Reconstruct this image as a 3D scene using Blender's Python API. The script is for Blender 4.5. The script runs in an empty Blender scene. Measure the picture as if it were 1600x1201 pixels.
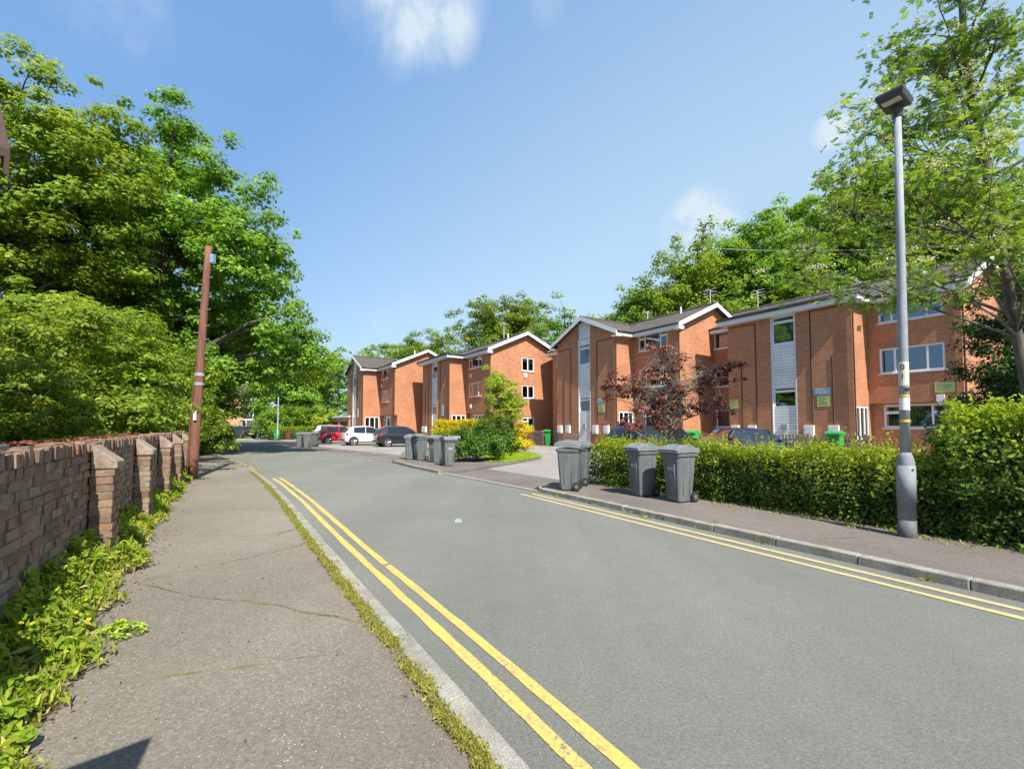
import bpy, math, random
import numpy as np
from mathutils import Vector, Matrix
R = math.radians
random.seed(7)
scene = bpy.context.scene
COL = scene.collection
# ------------------------------------------------------------------ camera, world, sun
FPX, CAMH, PITCH = 700.0, 1.55, R(2.5)
CY = 664.5 - FPX * math.tan(PITCH)
cam_d = bpy.data.cameras.new('camera'); cam = bpy.data.objects.new('camera', cam_d); COL.objects.link(cam)
cam.location = (0, 0, CAMH); cam.rotation_euler = (R(90) + PITCH, 0, 0)
cam_d.sensor_width = 36; cam_d.lens = 36 * FPX / 1600; cam_d.shift_y = (CY - 600.5) / 1600
cam_d.clip_start = 0.05; cam_d.clip_end = 2000
scene.camera = cam
def ray(px, py):
    V = (CY - py) / FPX
    return Vector(((px - 800) / FPX, math.cos(PITCH) - V * math.sin(PITCH), math.sin(PITCH) + V * math.cos(PITCH)))
def G(px, py, z=0.0):
    d = ray(px, py); t = (z - CAMH) / d.z
    return Vector((d.x * t, d.y * t, z))
def AT(px, py, Y):
    d = ray(px, py); t = Y / d.y
    return Vector((d.x * t, Y, CAMH + d.z * t))
A = R(32.0)
D2 = Vector((-math.sin(A), math.cos(A), 0)); N2 = Vector((math.cos(A), math.sin(A), 0))
def RD(t, p, z=0.0): return D2 * t + N2 * p + Vector((0, 0, z))
TH = A - R(90)                       # local x = towards the near end of the street, local y = away from it
SUN_EL, DEL = R(49), R(7)
sh = (-D2) * math.cos(DEL) - N2 * math.sin(DEL)
sdir = Vector((sh.x * math.cos(SUN_EL), sh.y * math.cos(SUN_EL), math.sin(SUN_EL)))
ld = bpy.data.lights.new('sun', 'SUN'); ld.energy = 5.0; ld.angle = R(0.5); ld.color = (1.0, 0.94, 0.83)
sun = bpy.data.objects.new('sun', ld); COL.objects.link(sun)
sun.rotation_euler = sdir.to_track_quat('Z', 'Y').to_euler()
w = bpy.data.worlds.new('World'); scene.world = w; w.use_nodes = True
nt = w.node_tree; nt.nodes.clear()
out = nt.nodes.new('ShaderNodeOutputWorld'); bg = nt.nodes.new('ShaderNodeBackground')
sky = nt.nodes.new('ShaderNodeTexSky'); sky.sky_type = 'NISHITA'; sky.sun_disc = False
sky.sun_elevation = SUN_EL; sky.sun_rotation = math.atan2(sh.x, sh.y)
sky.air_density = 1.25; sky.dust_density = 1.1; sky.ozone_density = 3.0; sky.altitude = 50
tc = nt.nodes.new('ShaderNodeTexCoord')
nz = nt.nodes.new('ShaderNodeTexNoise'); nz.inputs['Scale'].default_value = 6.5; nz.inputs['Detail'].default_value = 12
nz.inputs['Roughness'].default_value = 0.66; nz.inputs['Distortion'].default_value = 0.25
nt.links.new(tc.outputs['Generated'], nz.inputs['Vector'])
def wmath(op, a, b=None):
    n = nt.nodes.new('ShaderNodeMath'); n.operation = op
    for i, v in enumerate((a, b)):
        if v is None: continue
        if isinstance(v, (int, float)): n.inputs[i].default_value = v
        else: nt.links.new(v, n.inputs[i])
    return n.outputs[0]
total = None
# clouds of the sky itself: direction, angular radius, strength
for (px, py, rad, st) in ((665, -5, 5.2, .75), (600, -5, 4.6, .5), (690, 45, 3.4, .45), (620, 90, 2.0, .2), (1085, 355, 3.4, 1.2), (1102, 338, 3.2, 1.2), (1118, 365, 2.6, 1.0), (1301, 205, 1.6, 1.3), (170, 5, 4.0, .4), (855, 10, 1.6, .2),
                          (640, 480, 2, .22), (598, 500, 1.6, .2)):
    d = ray(px, py).normalized()
    vm = nt.nodes.new('ShaderNodeVectorMath'); vm.operation = 'DOT_PRODUCT'
    nt.links.new(tc.outputs['Generated'], vm.inputs[0]); vm.inputs[1].default_value = d
    mr = nt.nodes.new('ShaderNodeMapRange'); mr.interpolation_type = 'SMOOTHSTEP'
    nt.links.new(vm.outputs['Value'], mr.inputs['Value'])
    mr.inputs['From Min'].default_value = math.cos(R(rad * 1.25)); mr.inputs['From Max'].default_value = math.cos(R(rad * .25))
    mr.inputs['To Max'].default_value = st
    total = mr.outputs[0] if total is None else wmath('ADD', total, mr.outputs[0])
nr = nt.nodes.new('ShaderNodeMapRange'); nr.inputs['From Min'].default_value = 0.34; nr.inputs['From Max'].default_value = 0.64
nt.links.new(nz.outputs['Fac'], nr.inputs['Value'])
mask = wmath('MINIMUM', wmath('MULTIPLY', total, nr.outputs[0]), .9)
vd = nt.nodes.new('ShaderNodeVectorMath'); vd.operation = 'DOT_PRODUCT'; nt.links.new(tc.outputs['Generated'], vd.inputs[0]); vd.inputs[1].default_value = (1.05, 1.25, -.95)
gm = nt.nodes.new('ShaderNodeMapRange'); nt.links.new(vd.outputs['Value'], gm.inputs['Value'])
flat = nt.nodes.new('ShaderNodeMixRGB'); nt.links.new(gm.outputs[0], flat.inputs[0]); flat.inputs[1].default_value = (1.05, 2.15, 4.05, 1); flat.inputs[2].default_value = (2.7, 3.75, 4.7, 1)
base = nt.nodes.new('ShaderNodeMixRGB'); base.inputs[0].default_value = .72; nt.links.new(sky.outputs[0], base.inputs[1]); nt.links.new(flat.outputs[0], base.inputs[2])
mixc = nt.nodes.new('ShaderNodeMixRGB'); nt.links.new(mask, mixc.inputs[0]); nt.links.new(base.outputs[0], mixc.inputs[1])
mixc.inputs[2].default_value = (3.5, 4.05, 4.5, 1)
nt.links.new(mixc.outputs[0], bg.inputs[0]); bg.inputs[1].default_value = 0.125
nt.links.new(bg.outputs[0], out.inputs[0])
scene.view_settings.view_transform = 'Standard'; scene.view_settings.look = 'None'
scene.view_settings.exposure = 0.75; scene.view_settings.gamma = 1.0

# ------------------------------------------------------------------ materials
MAT = {}
class NT:
    def __init__(s, name):
        s.m = bpy.data.materials.new(name); s.m.use_nodes = True; s.t = s.m.node_tree; s.t.nodes.clear()
        s.o = s.t.nodes.new('ShaderNodeOutputMaterial'); s.b = s.t.nodes.new('ShaderNodeBsdfPrincipled')
        s.t.links.new(s.b.outputs[0], s.o.inputs[0]); MAT[name] = s.m
    def n(s, typ, **kw):
        x = s.t.nodes.new('ShaderNode' + typ)
        for k, v in kw.items():
            if k[0] == '_': setattr(x, k[1:], v)
            else: s.set(x.inputs[k.replace('9', ' ')], v)
        return x
    def set(s, sock, v):
        if isinstance(v, bpy.types.NodeSocket): s.t.links.new(v, sock)
        else: sock.default_value = (tuple(v) + (1,)) if isinstance(v, (tuple, list)) and len(v) == 3 and sock.type == 'RGBA' else v
    def p(s, **kw):
        for k, v in kw.items(): s.set(s.b.inputs[k.replace('9', ' ')], v)
        return s
    def co(s, kind='Object'): return s.n('TexCoord').outputs[kind]
    def noise(s, vec, scale, detail=4, rough=.6):
        x = s.n('TexNoise', Vector=vec, Scale=scale, Detail=detail, Roughness=rough); return x.outputs['Fac']
    def ramp(s, fac, stops, interp='LINEAR'):
        x = s.n('ValToRGB', Fac=fac); cr = x.color_ramp; cr.interpolation = interp
        while len(cr.elements) < len(stops): cr.elements.new(.5)
        for e, (pos, c) in zip(cr.elements, stops):
            e.position = pos; e.color = (tuple(c) + (1,)) if isinstance(c, (tuple, list)) else (c, c, c, 1)
        return x.outputs[0]
    def mix(s, fac, a, b, mode='MIX'):
        x = s.n('MixRGB', _blend_type=mode); s.set(x.inputs[0], fac); s.set(x.inputs[1], a); s.set(x.inputs[2], b); return x.outputs[0]
    def math(s, op, a, b=0.0):
        x = s.n('Math', _operation=op); s.set(x.inputs[0], a); s.set(x.inputs[1], b); return x.outputs[0]
    def bump(s, h, strength=.3, dist=.01):
        x = s.n('Bump', Height=h, Strength=strength, Distance=dist); s.set(s.b.inputs['Normal'], x.outputs[0]); return s
def simple(name, c, rough=.6, metal=0, var=.12, scale=3, spec=.5, bump=0):
    k = NT(name); co = k.co(); f = k.noise(co, scale, 5)
    lo = tuple(max(0, v * (1 - var)) for v in c); hi = tuple(min(1, v * (1 + var)) for v in c)
    k.p(Base9Color=k.ramp(f, [(.3, lo), (.7, hi)]), Roughness=rough, Metallic=metal)
    k.b.inputs['Specular IOR Level'].default_value = spec
    if bump: k.bump(k.noise(co, scale * 12, 4), bump, .01)
    return k.m

def brick_mat(name, c1, c2, mortar, rough=.85):
    k = NT(name); uv = k.co('UV')
    br = k.n('TexBrick', Vector=uv, Scale=1.0, Mortar9Size=.009, Mortar9Smooth=.3, Bias=-.1, Brick9Width=.225, Row9Height=.075)
    br.offset = .5
    k.set(br.inputs['Color1'], c1); k.set(br.inputs['Color2'], c2); k.set(br.inputs['Mortar'], mortar)
    big = k.noise(uv, .45, 4); fine = k.noise(uv, 28, 3)
    c = k.mix(.55, br.outputs[0], k.ramp(big, [(.3, (.66, .68, .70)), (.5, (1, 1, 1)), (.72, (1.2, 1.16, 1.1))]), 'MULTIPLY')
    c = k.mix(.5, c, k.ramp(fine, [(.25, .7), (.75, 1.25)]), 'MULTIPLY')
    sx = k.n('SeparateXYZ', Vector=uv).outputs[1]
    st = k.n('Mapping', Vector=uv); st.inputs['Scale'].default_value = (3, .22, 1)
    streak = k.noise(st.outputs[0], 1.2, 4)
    c = k.mix(k.math('MULTIPLY', k.ramp(streak, [(.55, 0.0), (.75, 1.0)]), .25), c, (.16, .085, .055))
    k.p(Base9Color=c, Roughness=rough); k.bump(k.math('ADD', br.outputs['Fac'], k.math('MULTIPLY', fine, -.6)), -.35, .006)
    return k.m
brick_mat('brick_flat', (.52, .200, .085), (.35, .135, .062), (.44, .27, .17))
brick_mat('brick_far', (.58, .30, .17), (.50, .25, .14), (.5, .34, .24))

k = NT('old_brick'); at = k.n('Attribute', _attribute_name='rnd').outputs['Fac']; co = k.co()
c = k.ramp(at, [(0, (.11, .07, .058)), (.2, (.21, .115, .08)), (.4, (.32, .15, .09)), (.6, (.17, .105, .085)), (.8, (.36, .235, .16)), (1, (.27, .22, .17))])
c = k.mix(.45, c, (.20, .13, .075)); c = k.mix(.8, c, k.ramp(k.noise(co, 14, 6, .7), [(.25, .5), (.5, 1), (.75, 1.5)]), 'MULTIPLY')
c = k.mix(k.ramp(k.noise(co, 5, 5), [(.5, 0), (.66, .6)]), c, (.30, .25, .20))
c = k.mix(k.ramp(k.noise(co, 2.2, 4), [(.58, 0), (.72, .5)]), c, (.05, .045, .035))
k.p(Base9Color=c, Roughness=.92); k.bump(k.noise(co, 60, 6, .7), .9, .008)
k = NT('mortar'); co = k.co(); k.p(Base9Color=k.ramp(k.noise(co, 20, 6), [(.3, (.16, .125, .08)), (.7, (.33, .27, .18))]), Roughness=.95); k.bump(k.noise(co, 90, 5), .8, .01)
k = NT('cap_stone'); co = k.co(); k.p(Base9Color=k.ramp(k.noise(co, 9, 6, .7), [(.3, (.17, .12, .09)), (.55, (.32, .25, .19)), (.75, (.42, .37, .29))]), Roughness=.9); k.bump(k.noise(co, 40, 6), .7, .01)
simple('blue_tile', (.13, .15, .17), .45, var=.2, scale=8)

def asphalt(name, base, dark, light, speck, cracks=False, big=.35):
    k = NT(name); co = k.co()
    c = k.ramp(k.noise(co, big, 5, .55), [(.3, dark), (.5, base), (.72, light)])
    c = k.mix(.6, c, k.ramp(k.noise(co, 5.0, 9, .75), [(.3, .86), (.7, 1.12)]), 'MULTIPLY')
    c = k.mix(.9, c, k.ramp(k.noise(co, 48, 5, .85), [(.33, .60), (.5, 1), (.68, 1.42)]), 'MULTIPLY')
    c = k.mix(.9, c, k.ramp(k.noise(co, 150, 3, .8), [(.3, .62), (.5, 1), (.72, 1.5)]), 'MULTIPLY')
    rot = k.n('Mapping', Vector=co); rot.inputs['Rotation'].default_value = (0, 0, -A); rot.inputs['Scale'].default_value = (.75, .03, 1)
    c = k.mix(.8, c, k.ramp(k.noise(rot.outputs[0], 1.1, 4, .5), [(.35, .90), (.65, 1.09)]), 'MULTIPLY')
    vo = k.n('TexVoronoi', Vector=co, Scale=speck[0]); vo.inputs['Randomness'].default_value = 1
    pick = k.n('SeparateXYZ', Vector=vo.outputs['Color']).outputs[0]
    dot = k.math('MULTIPLY', k.math('LESS_THAN', vo.outputs['Distance'], speck[1]), k.math('GREATER_THAN', pick, speck[2]))
    dens = k.ramp(k.noise(co, 1.1, 3), [(.4, .45), (.6, 1)])
    c = k.mix(k.math('MULTIPLY', dot, dens), c, speck[3])
    h = k.noise(co, 110, 4, .85)
    if cracks:
        mp = k.n('Mapping', Vector=co); mp.inputs['Scale'].default_value = (.5, 1.1, 1); mp.inputs['Rotation'].default_value = (0, 0, R(18))
        wv = k.n('TexNoise', Vector=co, Scale=1.6, Detail=8, Roughness=.65)
        wx = k.mix(.22, mp.outputs[0], wv.outputs['Color'], 'ADD')
        cv = k.n('TexVoronoi', _feature='DISTANCE_TO_EDGE', Vector=wx, Scale=.45)
        line = k.math('LESS_THAN', cv.outputs['Distance'], .0035)
        wide = k.math('LESS_THAN', cv.outputs['Distance'], .0075)
        gm = k.ramp(k.noise(co, 3.2, 8, .75), [(.48, 0), (.62, .9)])
        c = k.mix(k.math('MULTIPLY', line, k.ramp(k.noise(co, 1.6, 4), [(.46, 0), (.56, .7)])), c, (.035, .03, .025))
        c = k.mix(k.math('MULTIPLY', wide, gm), c, (.17, .17, .04))
        c = k.mix(k.ramp(k.noise(co, .8, 6, .7), [(.6, 0), (.75, .25)]), c, (.30, .25, .20))
    k.p(Base9Color=c, Roughness=.88); k.b.inputs['Specular IOR Level'].default_value = .35
    k.bump(h, .9, .008); return k.m
asphalt('asphalt_road', (.176, .178, .152), (.156, .158, .136), (.196, .198, .168), (45, .16, .90, (.42, .42, .38)), big=.28)
asphalt('asphalt_path', (.205, .178, .142), (.172, .15, .121), (.245, .212, .168), (60, .25, .80, (.54, .48, .41)), cracks=True)
asphalt('asphalt_path_far', (.165, .140, .122), (.125, .108, .096), (.205, .17, .145), (55, .25, .85, (.42, .34, .28)), cracks=True)
asphalt('asphalt_yard', (.27, .255, .235), (.20, .185, .168), (.34, .32, .295), (50, .2, .9, (.45, .42, .38)), big=.22)
k = NT('kerb_stone'); co = k.co(); k.p(Base9Color=k.mix(.85, k.ramp(k.noise(co, 5, 6, .7), [(.3, (.17, .155, .125)), (.6, (.33, .31, .26))]), k.ramp(k.noise(co, 90, 4, .8), [(.35, .55), (.6, 1.3)]), 'MULTIPLY'), Roughness=.9)
k.bump(k.noise(co, 80, 5), .8, .008)
k = NT('yellow_paint'); co = k.co()
f = k.ramp(k.noise(co, 30, 9, .8), [(.44, 1), (.50, 0)]); g = k.ramp(k.noise(co, 1.3, 5, .7), [(.40, .12), (.62, 1)])
wv = k.n('TexVoronoi', _feature='DISTANCE_TO_EDGE', Vector=co, Scale=5.5); ck = k.math('LESS_THAN', wv.outputs['Distance'], .012)
c = k.mix(k.noise(co, 60, 4), (.56, .37, .065), (.72, .50, .13))
c = k.mix(k.ramp(k.noise(co, 7, 8, .75), [(.5, 0), (.75, .38)]), c, (.33, .28, .15)); c = k.mix(k.math('MAXIMUM', k.math('MULTIPLY', f, g), k.math('MULTIPLY', ck, .35)), c, (.17, .165, .14)); k.p(Base9Color=c, Roughness=.7); k.bump(k.noise(co, 120, 3), .4, .004)
k = NT('yellow_worn'); co = k.co(); f = k.ramp(k.noise(co, 26, 8, .75), [(.36, 1), (.46, 0)])
k.p(Base9Color=k.mix(f, (.50, .40, .19), (.2, .19, .16)), Roughness=.8)
k = NT('soil'); co = k.co(); k.p(Base9Color=k.ramp(k.noise(co, 3, 7, .7), [(.3, (.05, .045, .025)), (.55, (.09, .09, .035)), (.75, (.15, .12, .08))]), Roughness=.95); k.bump(k.noise(co, 30, 5), .8, .02)
k = NT('lawn'); co = k.co(); k.p(Base9Color=k.ramp(k.noise(co, 20, 7, .7), [(.3, (.10, .17, .02)), (.7, (.24, .32, .05))]), Roughness=.9); k.bump(k.noise(co, 120, 4), .9, .02)
k = NT('roof_tile'); uv = k.co('UV')
br = k.n('TexBrick', Vector=uv, Scale=1.0, Mortar9Size=.012, Mortar9Smooth=.6, Bias=0, Brick9Width=.3, Row9Height=.27)
k.set(br.inputs['Color1'], (.105, .088, .072)); k.set(br.inputs['Color2'], (.065, .056, .048)); k.set(br.inputs['Mortar'], (.022, .019, .017))
c = k.mix(.6, br.outputs[0], k.ramp(k.noise(uv, 1.2, 6), [(.3, .7), (.7, 1.45)]), 'MULTIPLY')
c = k.mix(k.ramp(k.noise(uv, 3, 6), [(.55, 0), (.7, .6)]), c, (.16, .14, .07)); k.p(Base9Color=c, Roughness=.9); k.bump(br.outputs['Fac'], -.8, .03)
k = NT('cladding'); uv = k.co('UV')
wv = k.n('TexWave', _wave_type='BANDS', _bands_direction='Y', _wave_profile='SAW', Vector=uv, Scale=1.0); wv.inputs['Scale'].default_value = 2.1
jl = k.ramp(wv.outputs['Fac'], [(0, .45), (.09, 1), (1, .95)])
br = k.n('TexBrick', Vector=uv, Scale=1.0, Mortar9Size=.010, Brick9Width=1.3, Row9Height=.152); k.set(br.inputs['Color1'], (.80, .80, .76)); k.set(br.inputs['Color2'], (.70, .71, .69)); k.set(br.inputs['Mortar'], (.34, .36, .35))
k.p(Base9Color=k.mix(.5, br.outputs[0], k.ramp(k.noise(uv, 1.5, 4), [(.3, .78), (.7, 1.1)]), 'MULTIPLY'), Roughness=.6); k.bump(br.outputs['Fac'], -.6, .02)
simple('white_upvc', (.80, .80, .78), .35, var=.05)
simple('white_board', (.76, .76, .74), .45, var=.07, scale=1.5)
simple('grey_upvc', (.45, .47, .48), .4, var=.1)
simple('black_plastic', (.02, .02, .022), .4)
simple('brown_pipe', (.14, .065, .04), .5, var=.2)
simple('dark_line', (.055, .03, .022), .8)
simple('curtain', (.60, .58, .54), .85, var=.12, scale=6)
simple('blind', (.55, .60, .60), .7, var=.05)
simple('dark_curtain', (.10, .08, .07), .85, var=.3, scale=6)
simple('concrete', (.40, .38, .34), .85, var=.15, scale=6, bump=.3)
simple('notice_blue', (.22, .33, .44), .4); simple('notice_green', (.50, .56, .18), .4); simple('notice_ink', (.14, .20, .12), .5); simple('notice_white', (.75, .78, .8), .5)
simple('meter_white', (.70, .69, .65), .5, var=.08); simple('grey_box', (.3, .31, .3), .5)
k = NT('glass'); gl = k.n('BsdfGlossy', Color=(.9, .95, 1), Roughness=.02); tr = k.n('BsdfTransparent', Color=(.62, .68, .68)); fr = k.n('Fresnel'); fr.inputs[0].default_value = 1.55
mx = k.n('MixShader'); k.set(mx.inputs[0], k.math('ADD', k.math('MULTIPLY', fr.outputs[0], 1.5), .10)); k.set(mx.inputs[1], tr.outputs[0]); k.set(mx.inputs[2], gl.outputs[0]); k.set(k.o.inputs[0], mx.outputs[0])
k = NT('car_glass'); k.p(Base9Color=(.015, .018, .02), Roughness=.04); k.b.inputs['Specular IOR Level'].default_value = .8
def paint(name, c):
    k = NT(name); co = k.co(); k.p(Base9Color=k.mix(k.noise(co, 4, 4), tuple(v * .93 for v in c), c), Roughness=.3); k.b.inputs['Coat Weight'].default_value = .8; k.b.inputs['Coat Roughness'].default_value = .06
paint('paint_black', (.012, .014, .018)); paint('paint_white', (.72, .72, .71)); paint('paint_red', (.55, .012, .022)); paint('paint_silver', (.50, .52, .54)); paint('paint_blue', (.012, .025, .10)); paint('paint_dark', (.018, .016, .024))
simple('tyre', (.02, .02, .02), .85); simple('alloy', (.50, .51, .52), .3, .8); simple('tail_lamp', (.50, .02, .015), .2); simple('head_lamp', (.6, .62, .64), .15); simple('plate_yellow', (.65, .5, .06), .4)
for nm, cc, rg in (('bin_grey', (.115, .132, .136), .5), ('bin_lid_grey', (.175, .195, .20), .45)):
    k = NT(nm); co = k.co(); mp = k.n('Mapping', Vector=co); mp.inputs['Scale'].default_value = (9, 9, 1.2)
    c = k.mix(k.ramp(k.noise(mp.outputs[0], 1.5, 7, .7), [(.45, 0), (.75, .45)]), cc, (.26, .26, .24)); c = k.mix(k.ramp(k.noise(co, 9, 7, .75), [(.55, 0), (.72, .5)]), c, (.085, .08, .07))
    k.p(Base9Color=c, Roughness=k.ramp(k.noise(co, 6, 5), [(.3, rg - .08), (.7, rg + .2)]))
simple('bin_green', (.03, .33, .075), .45); simple('bin_blue', (.02, .17, .48), .45); simple('bin_brown', (.17, .055, .035), .5); simple('bin_black', (.03, .03, .032), .5); simple('white_print', (.72, .73, .72), .5)
k = NT('pole_wood'); co = k.co(); mp = k.n('Mapping', Vector=co); mp.inputs['Scale'].default_value = (14, 14, .7)
k.p(Base9Color=k.ramp(k.noise(mp.outputs[0], 1.6, 7, .7), [(.3, (.10, .042, .03)), (.55, (.21, .085, .055)), (.75, (.28, .135, .095))]), Roughness=.85); k.bump(k.noise(mp.outputs[0], 4, 5), .6, .01)
k = NT('galvanised'); co = k.co(); mp = k.n('Mapping', Vector=co); mp.inputs['Scale'].default_value = (8, 8, 2)
k.p(Base9Color=k.ramp(k.noise(mp.outputs[0], 2, 7, .7), [(.3, (.19, .215, .235)), (.6, (.31, .345, .37))]), Roughness=.75, Metallic=0.0)
simple('post_base', (.21, .235, .25), .75, var=.2, scale=7, bump=.2); simple('post_foot', (.11, .12, .125), .65, var=.25, scale=9)
simple('lamp_head', (.055, .05, .045), .5); simple('lens', (.50, .47, .38), .25); simple('sticker', (.62, .58, .46), .5); simple('ink', (.02, .02, .02), .5); simple('tape_yellow', (.65, .50, .05), .4)
k = NT('fence_wood'); co = k.co(); mp = k.n('Mapping', Vector=co); mp.inputs['Scale'].default_value = (10, 10, 1)
k.p(Base9Color=k.ramp(k.noise(mp.outputs[0], 3, 6), [(.3, (.12, .085, .065)), (.7, (.30, .24, .19))]), Roughness=.9)
k = NT('bark'); co = k.co(); mp = k.n('Mapping', Vector=co); mp.inputs['Scale'].default_value = (6, 6, 1.2)
k.p(Base9Color=k.ramp(k.noise(mp.outputs[0], 3, 7, .7), [(.3, (.055, .045, .035)), (.6, (.14, .12, .095))]), Roughness=.95); k.bump(k.noise(mp.outputs[0], 8, 5), .9, .02)
k = NT('bark_pale'); co = k.co(); k.p(Base9Color=k.ramp(k.noise(co, 6, 7, .7), [(.3, (.13, .12, .095)), (.6, (.26, .24, .20))]), Roughness=.9); k.bump(k.noise(co, 30, 5), .5, .01)

def leaf_mat(name, lo, mid, hi, trans=.35, rough=.58):
    k = NT(name); at = k.n('Attribute', _attribute_name='rnd').outputs['Fac']
    oi = k.n('ObjectInfo').outputs['Random']
    c = k.ramp(at, [(0, lo), (.5, mid), (1, hi)])
    hs = k.n('HueSaturation', Color=c); k.set(hs.inputs['Hue'], k.math('ADD', k.math('MULTIPLY', oi, .03), .485)); k.set(hs.inputs['Value'], k.math('ADD', k.math('MULTIPLY', oi, .25), .88))
    c = hs.outputs[0]
    k.p(Base9Color=c, Roughness=rough); k.b.inputs['Specular IOR Level'].default_value = .22
    tr = k.n('BsdfTranslucent', Color=k.mix(1.0, c, (1.5, 1.35, .6), 'MULTIPLY')); mx = k.n('MixShader'); mx.inputs[0].default_value = trans
    k.set(mx.inputs[1], k.b.outputs[0]); k.set(mx.inputs[2], tr.outputs[0]); k.set(k.o.inputs[0], mx.outputs[0]); return k.m
leaf_mat('leaf_tree', (.080, .150, .018), (.175, .295, .032), (.40, .54, .08), .44)
leaf_mat('leaf_tree_warm', (.090, .165, .018), (.200, .325, .032), (.44, .58, .08), .44)
leaf_mat('leaf_dark', (.02, .05, .010), (.04, .09, .018), (.09, .17, .03), .2, .4)
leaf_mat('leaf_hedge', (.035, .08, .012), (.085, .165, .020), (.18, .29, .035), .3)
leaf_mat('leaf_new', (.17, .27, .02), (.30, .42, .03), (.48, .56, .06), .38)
leaf_mat('leaf_gold', (.45, .44, .01), (.72, .66, .015), (.85, .77, .04), .35)
leaf_mat('leaf_plum', (.08, .022, .02), (.22, .065, .05), (.48, .28, .19), .28, .3)
leaf_mat('leaf_rowan', (.075, .145, .024), (.17, .28, .045), (.34, .45, .10), .42)
leaf_mat('leaf_weed', (.12, .21, .015), (.24, .36, .028), (.46, .52, .07), .35)
leaf_mat('flower_cream', (.60, .58, .40), (.75, .72, .54), (.85, .82, .66), .2)
leaf_mat('flower_yellow', (.70, .50, .02), (.8, .6, .03), (.85, .68, .05), .2)
leaf_mat('dry_grass', (.20, .22, .04), (.32, .32, .07), (.45, .38, .14), .25)
leaf_mat('dead_leaf', (.10, .035, .02), (.18, .07, .035), (.30, .14, .07), .1)
simple('hedge_core', (.022, .032, .012), .95)

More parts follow.
